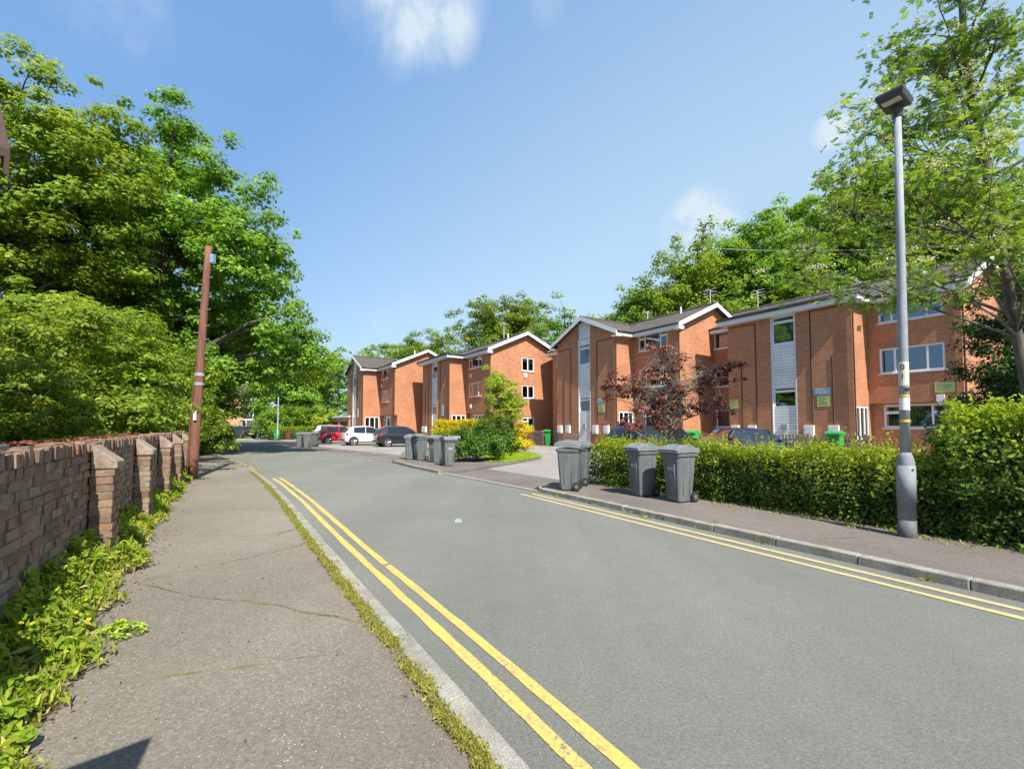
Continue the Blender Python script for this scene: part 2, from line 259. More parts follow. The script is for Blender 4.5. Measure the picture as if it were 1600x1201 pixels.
# ------------------------------------------------------------------ mesh helpers
def tag(o, label=None, cat=None, group=None, kind=None):
    if label: o['label'] = label
    if cat: o['category'] = cat
    if group: o['group'] = group
    if kind: o['kind'] = kind
    return o
def empty(name, loc, rz=0, label=None, cat=None, group=None):
    o = bpy.data.objects.new(name, None); COL.objects.link(o); o.location = loc; o.rotation_euler = (0, 0, rz); o.empty_display_size = .2
    return tag(o, label, cat, group)
class MB:
    def __init__(s): s.v = []; s.f = []; s.m = []; s.a = []
    def add(s, vs, fs, mi=0, a=0.0):
        b = len(s.v); s.v += [tuple(x) for x in vs]; s.f += [tuple(b + i for i in f) for f in fs]; s.m += [mi] * len(fs); s.a += [a] * len(fs); return s
    def box(s, x0, x1, y0, y1, z0, z1, mi=0, a=0.0, M=None):
        x0, x1 = min(x0, x1), max(x0, x1); y0, y1 = min(y0, y1), max(y0, y1); z0, z1 = min(z0, z1), max(z0, z1)
        vs = [Vector(p) for p in ((x0, y0, z0), (x1, y0, z0), (x1, y1, z0), (x0, y1, z0), (x0, y0, z1), (x1, y0, z1), (x1, y1, z1), (x0, y1, z1))]
        if M is not None: vs = [M @ p for p in vs]
        return s.add(vs, [(0, 3, 2, 1), (4, 5, 6, 7), (0, 1, 5, 4), (1, 2, 6, 5), (2, 3, 7, 6), (3, 0, 4, 7)], mi, a)
    def poly(s, pts, mi=0): return s.add(pts, [tuple(range(len(pts)))], mi)
    def prism(s, pts, h0, h1, mi=0):
        n = len(pts); vs = [(p[0], p[1], h0) for p in pts] + [(p[0], p[1], h1) for p in pts]
        return s.add(vs, [tuple(range(n - 1, -1, -1)), tuple(range(n, 2 * n))] + [(i, (i + 1) % n, n + (i + 1) % n, n + i) for i in range(n)], mi)
    def slab(s, q, t, mi=0):
        q = [Vector(p) for p in q]; n = len(q); lo = [p - Vector((0, 0, t)) for p in q]
        return s.add(q + lo, [tuple(range(n)), tuple(range(2 * n - 1, n - 1, -1))] + [(i, n + i, n + (i + 1) % n, (i + 1) % n) for i in range(n)], mi)
    def tube(s, pts, rads, n=8, mi=0, cap=True):
        pts = [Vector(p) for p in pts]; b = len(s.v)
        for i, p in enumerate(pts):
            t = (pts[min(i + 1, len(pts) - 1)] - pts[max(i - 1, 0)]).normalized()
            u = t.orthogonal().normalized() if abs(t.z) > .9 else t.cross(Vector((0, 0, 1))).normalized()
            if abs(t.z) > .9: u = (Vector((1, 0, 0)) - t * t.x).normalized()
            vv = t.cross(u)
            for j in range(n):
                an = 2 * math.pi * j / n; s.v.append(tuple(p + (u * math.cos(an) + vv * math.sin(an)) * rads[i]))
        fs = []
        for i in range(len(pts) - 1):
            for j in range(n): fs.append((b + i * n + j, b + i * n + (j + 1) % n, b + (i + 1) * n + (j + 1) % n, b + (i + 1) * n + j))
        if cap: fs += [tuple(b + j for j in range(n - 1, -1, -1)), tuple(b + (len(pts) - 1) * n + j for j in range(n))]
        s.f += fs; s.m += [mi] * len(fs); s.a += [0.0] * len(fs); return s
    def build(s, name, mats, parent=None, smooth=False, attr=False, bevel=0):
        me = bpy.data.meshes.new(name); me.from_pydata(s.v, [], s.f)
        if isinstance(mats, str): mats = [mats]
        for m in mats: me.materials.append(MAT[m])
        me.polygons.foreach_set('material_index', s.m)
        if smooth: me.polygons.foreach_set('use_smooth', [True] * len(s.f))
        uv = me.uv_layers.new(name='UVMap'); data = []
        for p in me.polygons:
            nx, ny, nz_ = abs(p.normal.x), abs(p.normal.y), abs(p.normal.z)
            for vi in p.vertices:
                c = me.vertices[vi].co
                if nz_ > .97: data += [c.x, c.y]
                elif nx > ny: data += [c.y, c.z if nz_ < .5 else math.copysign(1, c.x) * c.x * 1.09]
                else: data += [c.x, c.z if nz_ < .5 else c.y * 1.09]
        uv.data.foreach_set('uv', data)
        if attr:
            at = me.attributes.new('rnd', 'FLOAT', 'FACE'); at.data.foreach_set('value', s.a)
        o = bpy.data.objects.new(name, me); COL.objects.link(o)
        if parent: o.parent = parent
        if bevel:
            md = o.modifiers.new('bevel', 'BEVEL'); md.width = bevel; md.segments = 2; md.limit_method = 'ANGLE'
        return o
def sheet(name, pts, z, mat, kind='structure'):
    o = MB().poly([(p[0], p[1], z) for p in pts]).build(name, mat); me = o.data
    if me.polygons[0].normal.z < 0: me.flip_normals()
    return tag(o, kind=kind)
def copy_tree(o, parent=None):
    c = o.copy(); COL.objects.link(c); c.parent = parent
    for ch in [x for x in bpy.data.objects if x.parent == o]: copy_tree(ch, c)
    return c

def leaves(name, groups, parent=None, mats=('leaf_tree',)):
    """groups: (P, Nrm, size, rnd, matindex, shape)"""
    V = []; F = []; A_ = []; MI = []; off = 0; loops = []; counts = []
    for (P, Nn, S, rn, mi, shp, dirv) in groups:
        n = len(P)
        if n == 0: continue
        Nn = Nn / (np.linalg.norm(Nn, axis=1, keepdims=True) + 1e-9)
        if dirv is None: dirv = np.random.randn(n, 3)
        T = dirv - Nn * np.sum(dirv * Nn, axis=1, keepdims=True); T /= (np.linalg.norm(T, axis=1, keepdims=True) + 1e-9)
        B = np.cross(Nn, T); S = S.reshape(-1, 1)
        if shp == 'diamond':
            w_ = .38
            q = [P - T * S * .5, P + B * S * w_ - T * S * .05 + Nn * S * .10, P + T * S * .5 - Nn * S * .06, P - B * S * w_ - T * S * .05 + Nn * S * .10]
            vv = np.stack(q, 1).reshape(-1, 3); idx = (np.arange(n)[:, None] * 4 + np.arange(4)[None, :]) + off; k4 = 1
        elif shp == 'rowan':
            q = [P - T * S * .5, P + B * S * .21 - T * S * .1, P + T * S * .5 - Nn * S * .1, P - B * S * .21 - T * S * .1]
            vv = np.stack(q, 1).reshape(-1, 3); idx = (np.arange(n)[:, None] * 4 + np.arange(4)[None, :]) + off; k4 = 1
        elif shp == 'thin':
            q = [P - T * S * .5, P + B * S * .13, P + T * S * .5 - Nn * S * .1, P - B * S * .13]
            vv = np.stack(q, 1).reshape(-1, 3); idx = (np.arange(n)[:, None] * 4 + np.arange(4)[None, :]) + off; k4 = 1
        elif shp == 'star':   # lobed (maple like): five-point outline from three quads
            c5 = []
            for (a_, r_) in ((-90, .42), (-35, .40), (0, .52), (28, .28), (62, .55), (90, .30), (118, .55), (152, .28), (180, .52), (215, .40)):
                an = math.radians(a_); c5.append(P + (B * math.cos(an) + T * math.sin(an)) * S * r_ + Nn * S * (.08 if r_ > .45 else -.02) * -1)
            vv = np.stack(c5, 1).reshape(-1, 3)
            base = np.arange(n)[:, None] * 10 + off
            idx = np.concatenate([base + np.array([[0, 1, 2, 3]]), base + np.array([[0, 3, 4, 5]]), base + np.array([[0, 5, 6, 7]]), base + np.array([[0, 7, 8, 9]])], 1).reshape(-1, 4); k4 = 4
        else:  # 'leaf': two folded halves
            q = [P - T * S * .5, P + T * S * .5 - Nn * S * .10, P + B * S * .27 - T * S * .2 + Nn * S * .07, P + B * S * .22 + T * S * .18 + Nn * S * .05,
                 P - B * S * .27 - T * S * .2 + Nn * S * .07, P - B * S * .22 + T * S * .18 + Nn * S * .05]
            vv = np.stack(q, 1).reshape(-1, 3); base = np.arange(n)[:, None] * 6 + off
            idx = np.concatenate([base + np.array([[0, 2, 3, 1]]), base + np.array([[0, 1, 5, 4]])], 1).reshape(-1, 4); k4 = 2
        V.append(vv); F.append(idx.reshape(-1, 4)); A_.append(np.repeat(rn, k4)); MI.append(np.full(n * k4, mi)); off += len(vv)
    V = np.concatenate(V); F = np.concatenate(F); A_ = np.concatenate(A_); MI = np.concatenate(MI)
    me = bpy.data.meshes.new(name); me.vertices.add(len(V)); me.vertices.foreach_set('co', V.astype(np.float32).ravel())
    me.loops.add(F.size); me.loops.foreach_set('vertex_index', F.astype(np.int32).ravel())
    me.polygons.add(len(F)); me.polygons.foreach_set('loop_start', np.arange(0, F.size, 4, dtype=np.int32))
    me.update(calc_edges=True)
    for m in mats: me.materials.append(MAT[m])
    me.polygons.foreach_set('material_index', MI.astype(np.int32))
    at = me.attributes.new('rnd', 'FLOAT', 'FACE'); at.data.foreach_set('value', np.clip(A_, 0, 1).astype(np.float32)); me.update()
    o = bpy.data.objects.new(name, me); COL.objects.link(o)
    if parent: o.parent = parent
    return o
def unit(n):
    v = np.random.randn(n, 3); return v / np.linalg.norm(v, axis=1, keepdims=True)

def make_tree(name, base, lobes, trunk_r, label, cat='tree', group=None, nclump=220, clump_r=.75, per=110, size=.16, mat='leaf_tree', shape='diamond',
              fork=None, limbs=22, bark='bark', seed=1, shell=.55, flat=.58, twigs=.10, bough=6):
    """lobes are relative to base: (x,y,z,rx,ry,rz)"""
    np.random.seed(seed); rs = random.Random(seed)
    root = empty(name, base, 0, label, cat, group)
    L = np.array(lobes, float); vol = L[:, 3] * L[:, 4] * L[:, 5]; vol = vol ** .75; pr = vol / vol.sum()
    nb = max(6, nclump // bough); ch = np.random.choice(len(L), nb, p=pr); ub = unit(nb)
    rr = shell + (1 - shell) * np.random.rand(nb) ** .6
    wob = 1 + .16 * np.sin(ub[:, 0] * 5 + seed) * np.cos(ub[:, 1] * 4.3 + seed * 2) + .10 * np.sin(ub[:, 2] * 9 + seed * 3)
    Bc = L[ch, :3] + ub * L[ch, 3:6] * (rr * wob)[:, None]; bt_ = np.random.rand(nb)
    bi = np.random.randint(0, nb, nclump); spread = clump_r * 1.35 * (.6 + .8 * np.random.rand(nb))[bi]
    C = Bc[bi] + np.random.randn(nclump, 3) * spread[:, None] * np.array([.78, .78, .52]) + ub[bi] * (spread * .3 * np.random.rand(nclump))[:, None]; u = ub[bi]
    keep = C[:, 2] > .3; C = C[keep]; u = u[keep]; nclump = len(C)
    cr = clump_r * (.55 + .8 * np.random.rand(nclump))
    bi = bi[keep]; cb = .55 * bt_[bi] + .45 * np.random.rand(nclump)        # each bough and clump has its own tone
    n = (per * (cr / clump_r) ** 2).astype(int) + 4; ids = np.repeat(np.arange(nclump), n); N = len(ids)
    e = unit(N); q = np.random.rand(N) ** .45
    P = C[ids] + e * (cr[ids] * q)[:, None] * np.array([1, 1, flat])
    P[:, 2] -= .25 * cr[ids] * (e[:, 0] ** 2 + e[:, 1] ** 2) * q
    Nn = e * .7 + np.array([0, 0, .9]) + u[ids] * .45 + np.random.randn(N, 3) * .45
    rnd = np.clip(.42 * cb[ids] + .26 + .17 * np.random.randn(N) + .10 * e[:, 2], 0, 1)
    S = size * (.45 + 1.05 * np.random.rand(N))
    dv = e * np.array([1, 1, -.3]) + np.random.randn(N, 3) * .5
    crown = leaves('crown', [(P, Nn, S, rnd, 0, shape, dv)], root, (mat,))
    # trunk and limbs
    mb = MB(); zf = fork if fork else min(l[2] - l[5] * .6 for l in lobes)
    zt = float((L[:, 2] + L[:, 5] * .55).max()); cx, cy = float((L[:, 0] * pr).sum()), float((L[:, 1] * pr).sum())
    tp = []; tr_ = []
    for i in range(7):
        s = i / 6; z = zt * s
        tp.append(Vector((cx * s ** 1.3 + rs.uniform(-.12, .12) * (0 < i), cy * s ** 1.3 + rs.uniform(-.12, .12) * (0 < i), z - .05))); tr_.append(trunk_r * (1 - .85 * s) * (1.35 if i == 0 else 1))
    mb.tube(tp, tr_, 9)
    idx = list(range(nclump)); rs.shuffle(idx)
    for j in idx[:limbs]:
        c = Vector(C[j]); zs = max(zf, min(zt * .92, c.z - (Vector((c.x, c.y, 0)) - Vector((cx, cy, 0))).length * rs.uniform(.45, .9)))
        s = zs / zt; s0 = Vector((cx * s ** 1.3, cy * s ** 1.3, zs)); r0 = trunk_r * (1 - .85 * s) * .55
        m1 = s0.lerp(c, .35) + Vector((rs.uniform(-.2, .2), rs.uniform(-.2, .2), .12 * (c - s0).length)); m2 = s0.lerp(c, .7) + Vector((rs.uniform(-.15, .15), rs.uniform(-.15, .15), .08 * (c - s0).length))
        mb.tube([s0, m1, m2, c], [r0, r0 * .7, r0 * .42, r0 * .15 + .006], 6)
        for _ in range(3):
            k_ = rs.choice(idx); c2 = Vector(C[k_])
            if (c2 - m2).length < 2.6: mb.tube([m1.lerp(m2, .6), m2.lerp(c2, .5) + Vector((0, 0, .1)), c2], [r0 * .4, r0 * .25, .008], 5)
    mb.build('trunk', bark, root, smooth=True)
    return root, C

# ------------------------------------------------------------------ ground
KL = 1.14                                               # left kerb face, metres right of the camera's own line
def LK(t, off=0.0, z=0.0): return RD(t, float(np.interp(t, [-9, 2.6, 5.7, 10, 13, 15.1, 18], [1.22, 1.13, 1.06, 1.02, .93, .82, .63])) + off, z)
LT = [-9, 2.6, 5.7, 8, 10, 11.5, 13, 14, 15.1, 16.5]
P2 = lambda *a: [G(*p) for p in a]
kr0 = G(1600, 941); kr1 = G(842, 769)                   # right kerb, near straight
kdir = (kr1 - kr0).normalized(); kn = Vector((kdir.y, -kdir.x, 0))      # kn points away from the road
def KR(t, off=0.0, z=0.0): return kr1 - kdir * t + kn * off + Vector((0, 0, z))
sheet('ground', [(-300, -60), (300, -60), (300, 500), (-300, 500)], -.06, 'soil')
lcurve = P2((397, 733), (374, 723), (352, 715.5), (335, 709), (300, 700))
left_edge = [LK(t) for t in LT] + lcurve
rcurve = P2((690, 739.5), (652, 731), (618, 722), (560, 713), (520, 708), (478, 703), (430, 694.5), (402, 687.5))
road_poly = left_edge + [Vector((-75, 60, 0)), Vector((-75, 95, 0)), Vector((-5, 95, 0))] + [rcurve[-1]] + rcurve[:-1][::-1] + [KR(0), KR(22)]
sheet('road', road_poly, 0.0, 'asphalt_road')
yard = [KR(0, .02)] + rcurve + [Vector((-25, 70, 0)), Vector((-5, 95, 0)), Vector((70, 60, 0)), KR(24, 22), KR(24, 1.0), KR(0, 1.0)]
yb = sheet('parking_court', yard, 0.004, 'asphalt_yard')
# strip of older footway flush with the road, crossing the driveways
fw = [p for p in rcurve] + [KR(0, .02)]
def offset(pts, d):
    r = []
    for i, p in enumerate(pts):
        t = (pts[min(i + 1, len(pts) - 1)] - pts[max(i - 1, 0)]).normalized(); r.append(p + Vector((t.y, -t.x, 0)) * d)
    return r
edge = [KR(0)] + rcurve
inner = offset(edge, 2.0)
mb = MB()
for i in range(len(edge) - 1): mb.poly([edge[i] + Vector((0, 0, .008)), inner[i] + Vector((0, 0, .008)), inner[i + 1] + Vector((0, 0, .008)), edge[i + 1] + Vector((0, 0, .008))])
tag(mb.build('crossover_pavement', 'asphalt_path_far'), kind='structure')
mb = MB(); o2 = offset(edge, .12); o1 = offset(edge, -.02)
for i in range(len(edge) - 1): mb.slab([o1[i] + Vector((0, 0, .025)), o2[i] + Vector((0, 0, .025)), o2[i + 1] + Vector((0, 0, .025)), o1[i + 1] + Vector((0, 0, .025))], .03)
tag(mb.build('dropped_kerb', 'kerb_stone'), kind='structure')
# left pavement, raised a few centimetres
pav = [LK(t, -.13) for t in LT] + offset(lcurve, 0)[:] + [G(296, 704), G(285, 712)] + [RD(t, -1.9) for t in (22, 14, 4, -9)]
sheet('pavement_left', pav, .055, 'asphalt_path')
def kerb_line(name, fn, t0, t1, step, width, z, side=1):
    mb = MB(); t = t0; rs = random.Random(3)
    while t < t1:
        e = min(t + step - .006, t1); dz = rs.uniform(-.006, .006); dx = rs.uniform(-.006, .006)
        a, b = fn(t, dx), fn(e, dx); c, d = fn(e, dx + width * side), fn(t, dx + width * side)
        pts = [Vector((p.x, p.y, z + dz)) for p in (a, b, c, d)]
        if side < 0: pts = pts[::-1]
        mb.slab(pts[::-1] if side > 0 else pts[::-1], z + dz + .05)
        t += step
    o = mb.build(name, 'kerb_stone', bevel=.012); return tag(o, kind='structure')
kerb_line('kerb_left', lambda t, o: LK(t, -o), -4, 16.5, .9, .135, .062, 1)
mb = MB(); lc = [LK(16.5)] + lcurve; li = offset(lc, -.13)
for i in range(len(lc) - 1): mb.slab([Vector((p.x, p.y, .06)) for p in (lc[i], li[i], li[i + 1], lc[i + 1])][::-1], .1)
tag(mb.build('kerb_curve', 'kerb_stone'), kind='structure')
kerb_line('kerb_right', lambda t, o: KR(t, o), 0, 22, .9, .14, .10, 1)
# right pavement
HO = 1.85                                               # pavement width to the hedge foot
rp = [KR(0, .13), KR(23, .13), KR(23, 2.6), KR(0, 2.6), KR(-.5, 1.7), KR(-.35, .5)]
mb = MB(); mb.slab([Vector((p.x, p.y, .095)) for p in rp], .12); tag(mb.build('pavement_right', 'asphalt_path_far'), kind='structure')
mb = MB(); cr = [KR(0, 0), KR(-.33, .22), KR(-.5, .6), KR(-.62, 1.7)]
for i in range(3):
    q = [cr[i], cr[i + 1], cr[i + 1] + KR(0) * 0 + kdir * -.13, cr[i] + kdir * -.13]
    mb.slab([Vector((p.x, p.y, .1 - .025 * i)) for p in q], .1)
tag(mb.build('kerb_corner', 'kerb_stone'), kind='structure')
# island with bins, bush and lawn
isl = P2((617, 722.5), (650, 731), (690, 739.5), (715, 739.5), (768, 731), (795, 727), (845, 717), (835, 711), (790, 702), (640, 702), (630, 708))
mb = MB(); mb.slab([Vector((p.x, p.y, .085)) for p in isl], .1); tag(mb.build('pavement_island', 'asphalt_path_far'), kind='structure')
ik = P2((617, 722.5), (650, 731), (690, 739.5)); iko = offset(ik, .13)
mb = MB()
for i in range(2): mb.slab([Vector((p.x, p.y, .10)) for p in (ik[i], iko[i], iko[i + 1], ik[i + 1])][::-1], .12)
tag(mb.build('kerb_island', 'kerb_stone'), kind='structure')
gr = P2((768, 725), (800, 724.5), (848, 716.5), (835, 711), (800, 707), (760, 704), (745, 712))
sheet('lawn', gr, .092, 'lawn')
sheet('lawn_far', P2((340, 690), (392, 689), (392, 686), (340, 687)), .012, 'lawn')
sheet('path_far', P2((340, 689.5), (300, 700), (305, 688), (392, 684.5), (398, 687)), .008, 'concrete')
# yellow lines
mb = MB()
def strip(mb, fn, t0, t1, o0, o1, z, wob=.0, step=.25, mi=0):
    n = int((t1 - t0) / step); rs = random.Random(int(o0 * 100)); prev = None
    for i in range(n + 1):
        t = t0 + (t1 - t0) * i / n; a, b = fn(t, o0 + rs.uniform(-wob, wob)), fn(t, o1 + rs.uniform(-wob, wob))
        if prev: mb.poly([(prev[0].x, prev[0].y, z), (a.x, a.y, z), (b.x, b.y, z), (prev[1].x, prev[1].y, z)], mi)
        prev = (a, b)
strip(mb, LK, -3, 15.0, .205, .285, .005, .006); strip(mb, LK, -3, 5.0, .385, .465, .005, .006); strip(mb, LK, 5.05, 15.0, .378, .458, .005, .006)
o = mb.build('road_marking', 'yellow_paint'); me = o.data
for p in me.polygons:
    if p.normal.z < 0: p.flip()
tag(o, kind='structure')
mb = MB(); strip(mb, lambda t, o: KR(t, o), .1, 22, -.30, -.22, .005, .006); strip(mb, lambda t, o: KR(t, o), .0, 22, -.54, -.46, .005, .006)
pa, pb = G(634, 728.5), G(690, 741.5); pd = (pb - pa).normalized(); pn = Vector((pd.y, -pd.x, 0))
L_ = (pb - pa).length
for o_ in (.12, .34): strip(mb, lambda t, o: pa + pd * t + pn * (o - .45), 0, L_, o_, o_ + .08, .005, .0)
o = mb.build('road_marking', 'yellow_worn')
for p in o.data.polygons:
    if p.normal.z < 0: p.flip()
tag(o, kind='structure')

# ------------------------------------------------------------------ block of flats
EH, PT = 7.5, math.tan(R(24))
def wall_face(mb, face, c, u0, u1, z0, z1, holes=(), rev=.11, mi=0):
    """face 'F' looks to -y at y=c, 'B' to +y, 'S' to +x at x=c, 'W' to -x"""
    us = sorted({u0, u1} | {h[0] for h in holes} | {h[1] for h in holes}); zs = sorted({z0, z1} | {h[2] for h in holes} | {h[3] for h in holes})
    def P(u, z, d=0):
        return {'F': (u, c + d, z), 'B': (u, c - d, z), 'S': (c - d, u, z), 'W': (c + d, u, z)}[face]
    flip = face in ('B', 'W')
    def q(a, b, c_, d_):
        mb.poly([a, b, c_, d_][::-1] if flip else [a, b, c_, d_], mi)
    for i in range(len(us) - 1):
        for j in range(len(zs) - 1):
            um, zm = (us[i] + us[i + 1]) / 2, (zs[j] + zs[j + 1]) / 2
            if any(h[0] < um < h[1] and h[2] < zm < h[3] for h in holes): continue
            q(P(us[i], zs[j]), P(us[i + 1], zs[j]), P(us[i + 1], zs[j + 1]), P(us[i], zs[j + 1]))
    for (a, b, c0, d0) in [h[:4] for h in holes]:
        q(P(a, c0), P(b, c0), P(b, c0, rev), P(a, c0, rev)); q(P(a, d0, rev), P(b, d0, rev), P(b, d0), P(a, d0))
        q(P(a, c0), P(a, c0, rev), P(a, d0, rev), P(a, d0)); q(P(b, c0, rev), P(b, c0), P(b, d0), P(b, d0, rev))
def fbox(mb, face, c, u0, u1, z0, z1, w0, w1, mi=0):
    if face == 'F': mb.box(u0, u1, c + w0, c + w1, z0, z1, mi)
    elif face == 'B': mb.box(u0, u1, c - w0, c - w1, z0, z1, mi)
    elif face == 'S': mb.box(c - w0, c - w1, u0, u1, z0, z1, mi)
    else: mb.box(c + w0, c + w1, u0, u1, z0, z1, mi)
def window(par, face, c, u0, u1, z0, z1, muls=(.27, .73), trans={0: .68}, fill='curtain', fmat='white_upvc', sill=True, fr=.075, name='window', open_=None):
    mb = MB(); g = .0015; W = u1 - u0
    a, b, l, h = u0 + g, u1 - g, z0 + g, z1 - g
    xs = [a] + [u0 + W * m for m in muls] + [b]
    fbox(mb, face, c, a, b, l, l + fr, .03, .10); fbox(mb, face, c, a, b, h - fr, h, .03, .10)
    for i, x in enumerate(xs):
        xa, xb = (x, x + fr) if i == 0 else ((x - fr, x) if i == len(xs) - 1 else (x - fr / 2, x + fr / 2))
        fbox(mb, face, c, xa, xb, l + fr, h - fr, .032, .098)
    for i, s in trans.items():
        zt = l + (h - l) * s; fbox(mb, face, c, xs[i] + fr * .5, xs[i + 1] - fr * .5, zt - fr / 2, zt + fr / 2, .025, .096)
        # opening casement proud of the frame
        for (q0, q1) in ((zt + fr / 2, h - fr), (l + fr, zt - fr / 2)):
            for (k0, k1, k2, k3) in ((xs[i] + fr * .7, xs[i + 1] - fr * .5, q0 - .01, q0 + .025), (xs[i] + fr * .7, xs[i + 1] - fr * .5, q1 - .025, q1 + .01)): fbox(mb, face, c, k0, k1, k2, k3, .018, .06)
    o = mb.build(name, fmat, par)
    p = MB(); fbox(p, face, c, a + fr, b - fr, l + fr, h - fr, .060, .066); p.build('pane', 'glass', o)
    if sill: s = MB(); fbox(s, face, c, a - .06, b + .06, z0 - .045, z0 - .002, -.06, .03); s.build('sill', fmat, o)
    if fill:
        q = MB()
        if fill == 'strips':
            x = a + .08
            while x < b - .1: fbox(q, face, c, x, x + .055, l + .03, h - .03, .16, .17); x += .11
            q.build('blind', 'curtain', o)
        elif fill == 'sides':
            for (x, y) in ((a, a + W * .16), (b - W * .18, b)): q = MB(); fbox(q, face, c, x, y, l + .02, h - .02, .15, .18); q.build('curtain', 'curtain', o)
        else: fbox(q, face, c, a + .01, b - .01, l + .01, h - .01, .15, .17); q.build('curtain', fill, o)
    return o
def flats(name, corner, ang, LL, WB, LN, r, bay, cfg, label):
    """corner = world position of the near front corner of the bay; local origin = far end of the main front wall"""
    th = ang - R(90); X = Vector((math.cos(th), math.sin(th), 0)); Y = Vector((-math.sin(th), math.cos(th), 0))
    org = corner + Y * r - X * (LL + WB); org.z = 0
    root = empty(name, org, th, label, 'block of flats', 'brick blocks of flats along the right side')
    x1, x2, L, D, J = LL, LL + WB, LL + WB + LN, 6.5, .28
    TF, MF, GF = (6.25, 7.35), (3.92, 5.07), (1.43, 2.5)
    wn = (x2 + .46, x2 + .46 + min(2.25, LN - .9)); wf = (.5, LL - .45)
    sw = (x1 + 2.38, x1 + 3.6); STs = ((5.7, 7.18), (2.45, 3.53))
    mb = MB()
    hn = [(wn[0], wn[1], *TF), (wn[0], wn[1], *MF)]; hf = [(wf[0], wf[1], *TF), (wf[0], wf[1], *MF)] if LL > 1.6 else []
    wall_face(mb, 'F', 0, x2, L, 2.56, EH, hn); wall_face(mb, 'F', J, x2, L, 0, 2.56, [(wn[0], wn[1], *GF)])
    mb.poly([(x2, 0, 2.56), (x2, J, 2.56), (L, J, 2.56), (L, 0, 2.56)][::-1])
    wall_face(mb, 'F', 0, 0, x1, 0, EH, hf + ([(wf[0], wf[1], *GF)] if hf else []))
    wall_face(mb, 'F', -r, x1, x2, 0, EH, [(sw[0], sw[1], 0, EH)], rev=.09)
    dr = (-r + .22, -.05) if cfg.get('door', True) else None
    wall_face(mb, 'S', x2, -r, 0, 0, EH, [(dr[0], dr[1], 0, 2.45)] if dr else []); wall_face(mb, 'S', x2, 0, J, 0, 2.56)
    wall_face(mb, 'W', x1, -r, 0, 0, EH)
    ew = cfg.get('end', [])
    wall_face(mb, 'S', L, 0, D, 2.56, EH, [h[:4] for h in ew if h[2] > 2.56]); wall_face(mb, 'S', L, J, D, 0, 2.56, [h[:4] for h in ew if h[2] < 2.56])
    wall_face(mb, 'W', 0, 0, D, 0, EH); wall_face(mb, 'B', D, 0, L, 0, EH)
    RZ = EH + PT * D / 2
    mb.poly([(L, 0, EH), (L, D, EH), (L, D / 2, RZ)]); mb.poly([(0, 0, EH), (0, D / 2, RZ), (0, D, EH)])
    xm = (x1 + x2) / 2; bz = EH + PT * WB / 2
    if bay == 'gable': mb.poly([(x1, -r, EH), (sw[0], -r, EH), (sw[0], -r, EH + PT * (sw[0] - x1))]); mb.poly([(sw[1], -r, EH), (x2, -r, EH), (sw[1], -r, EH + PT * (x2 - sw[1]))])
    mb.build('wall', 'brick_flat', root)
    # cladding panel of the stair bay
    cl = MB(); top = EH if bay != 'gable' else None
    wall_face(cl, 'F', -r + .035, sw[0] + .002, sw[1] - .002, 0, EH - .002, [(sw[0] + .05, sw[1] - .05, *s) for s in STs], rev=.06)
    if bay == 'gable': cl.poly([(sw[0], -r + .035, EH), (sw[1], -r + .035, EH), (sw[1], -r + .035, EH + PT * (x2 - sw[1])), (xm, -r + .035, bz), (sw[0], -r + .035, EH + PT * (sw[0] - x1))])
    fbox(cl, 'F', -r, sw[0] + .004, sw[0] + .05, .0, EH - .01, -.012, .04); fbox(cl, 'F', -r, sw[1] - .05, sw[1] - .004, .0, EH - .01, -.012, .04)
    cl.build('cladding_panel', 'cladding', root)
    vent = MB().box(sw[0] + .45, sw[0] + .72, -r - .04, -r + .033, 1.35, 1.62); vent.build('vent', 'grey_box', root)
    for i, s in enumerate(STs):
        window(root, 'F', -r + .035, sw[0] + .05, sw[1] - .05, s[0], s[1], (), {0: .78}, 'blind' if i == 0 else None, sill=False, fr=.07)
    # stairs landing seen through the stair windows
    for z in (2.9, 6.15): MB().box(sw[0] - .2, sw[1] + .3, -r + 1.2, -r + 1.35, z, z + .22).build('landing', 'white_board', root)
    # windows
    f = cfg.get('fills', ['curtain', 'sides', 'strips', 'blind', 'sides', 'curtain'])
    window(root, 'F', 0, *wn, *TF, (.22, .76), cfg.get('tt', {0: .7, 2: .7}), f[0]); window(root, 'F', 0, *wn, *MF, (.25, .75), cfg.get('tm', {}), f[1]); window(root, 'F', J, *wn, *GF, (.29, .76), {0: .66, 2: .66}, f[2])
    if hf:
        window(root, 'F', 0, *wf, *TF, (.32,), {0: .68}, f[3]); window(root, 'F', 0, *wf, *MF, (.32,), {}, f[4]); window(root, 'F', 0, *wf, *GF, (.34,), {0: .66}, f[5])
    for h in ew: window(root, 'S', L, *h[:4], (.5,), {0: .7} if h[2] < 2.5 else {}, h[4] if len(h) > 4 else None)
    # door and glazed side lights in the return
    if dr:
        d = MB(); a, b = dr; W = b - a; g = .0015
        for (p0, p1) in ((a + g, a + .07), (a + W * .33 - .04, a + W * .33 + .04), (a + W * .68 - .04, a + W * .68 + .04), (b - .07, b - g)): fbox(d, 'S', x2, p0, p1, 0.02, 2.448, .02, .10)
        for (p0, p1) in ((2.36, 2.447), (.02, .12), (.92, 1.06)): fbox(d, 'S', x2, a + .07, b - .07, p0, p1, .022, .098)
        dd = d.build('door', 'white_upvc', root); p = MB(); fbox(p, 'S', x2, a + .05, b - .05, .1, 2.38, .055, .062); p.build('pane', 'glass', dd)
        hd = MB(); fbox(hd, 'S', x2, a + W * .36, a + W * .36 + .03, .98, 1.2, -.03, .02); hd.build('handle', 'black_plastic', dd)
    # roofs
    ov, vo, t = .40, .35, .13
    ye = -ov; ze = EH + .02 - PT * ov; rt = MB(); bb = MB()
    def gtt(*a): MB().tube(*a).build('gutter', 'black_plastic', root, smooth=True)
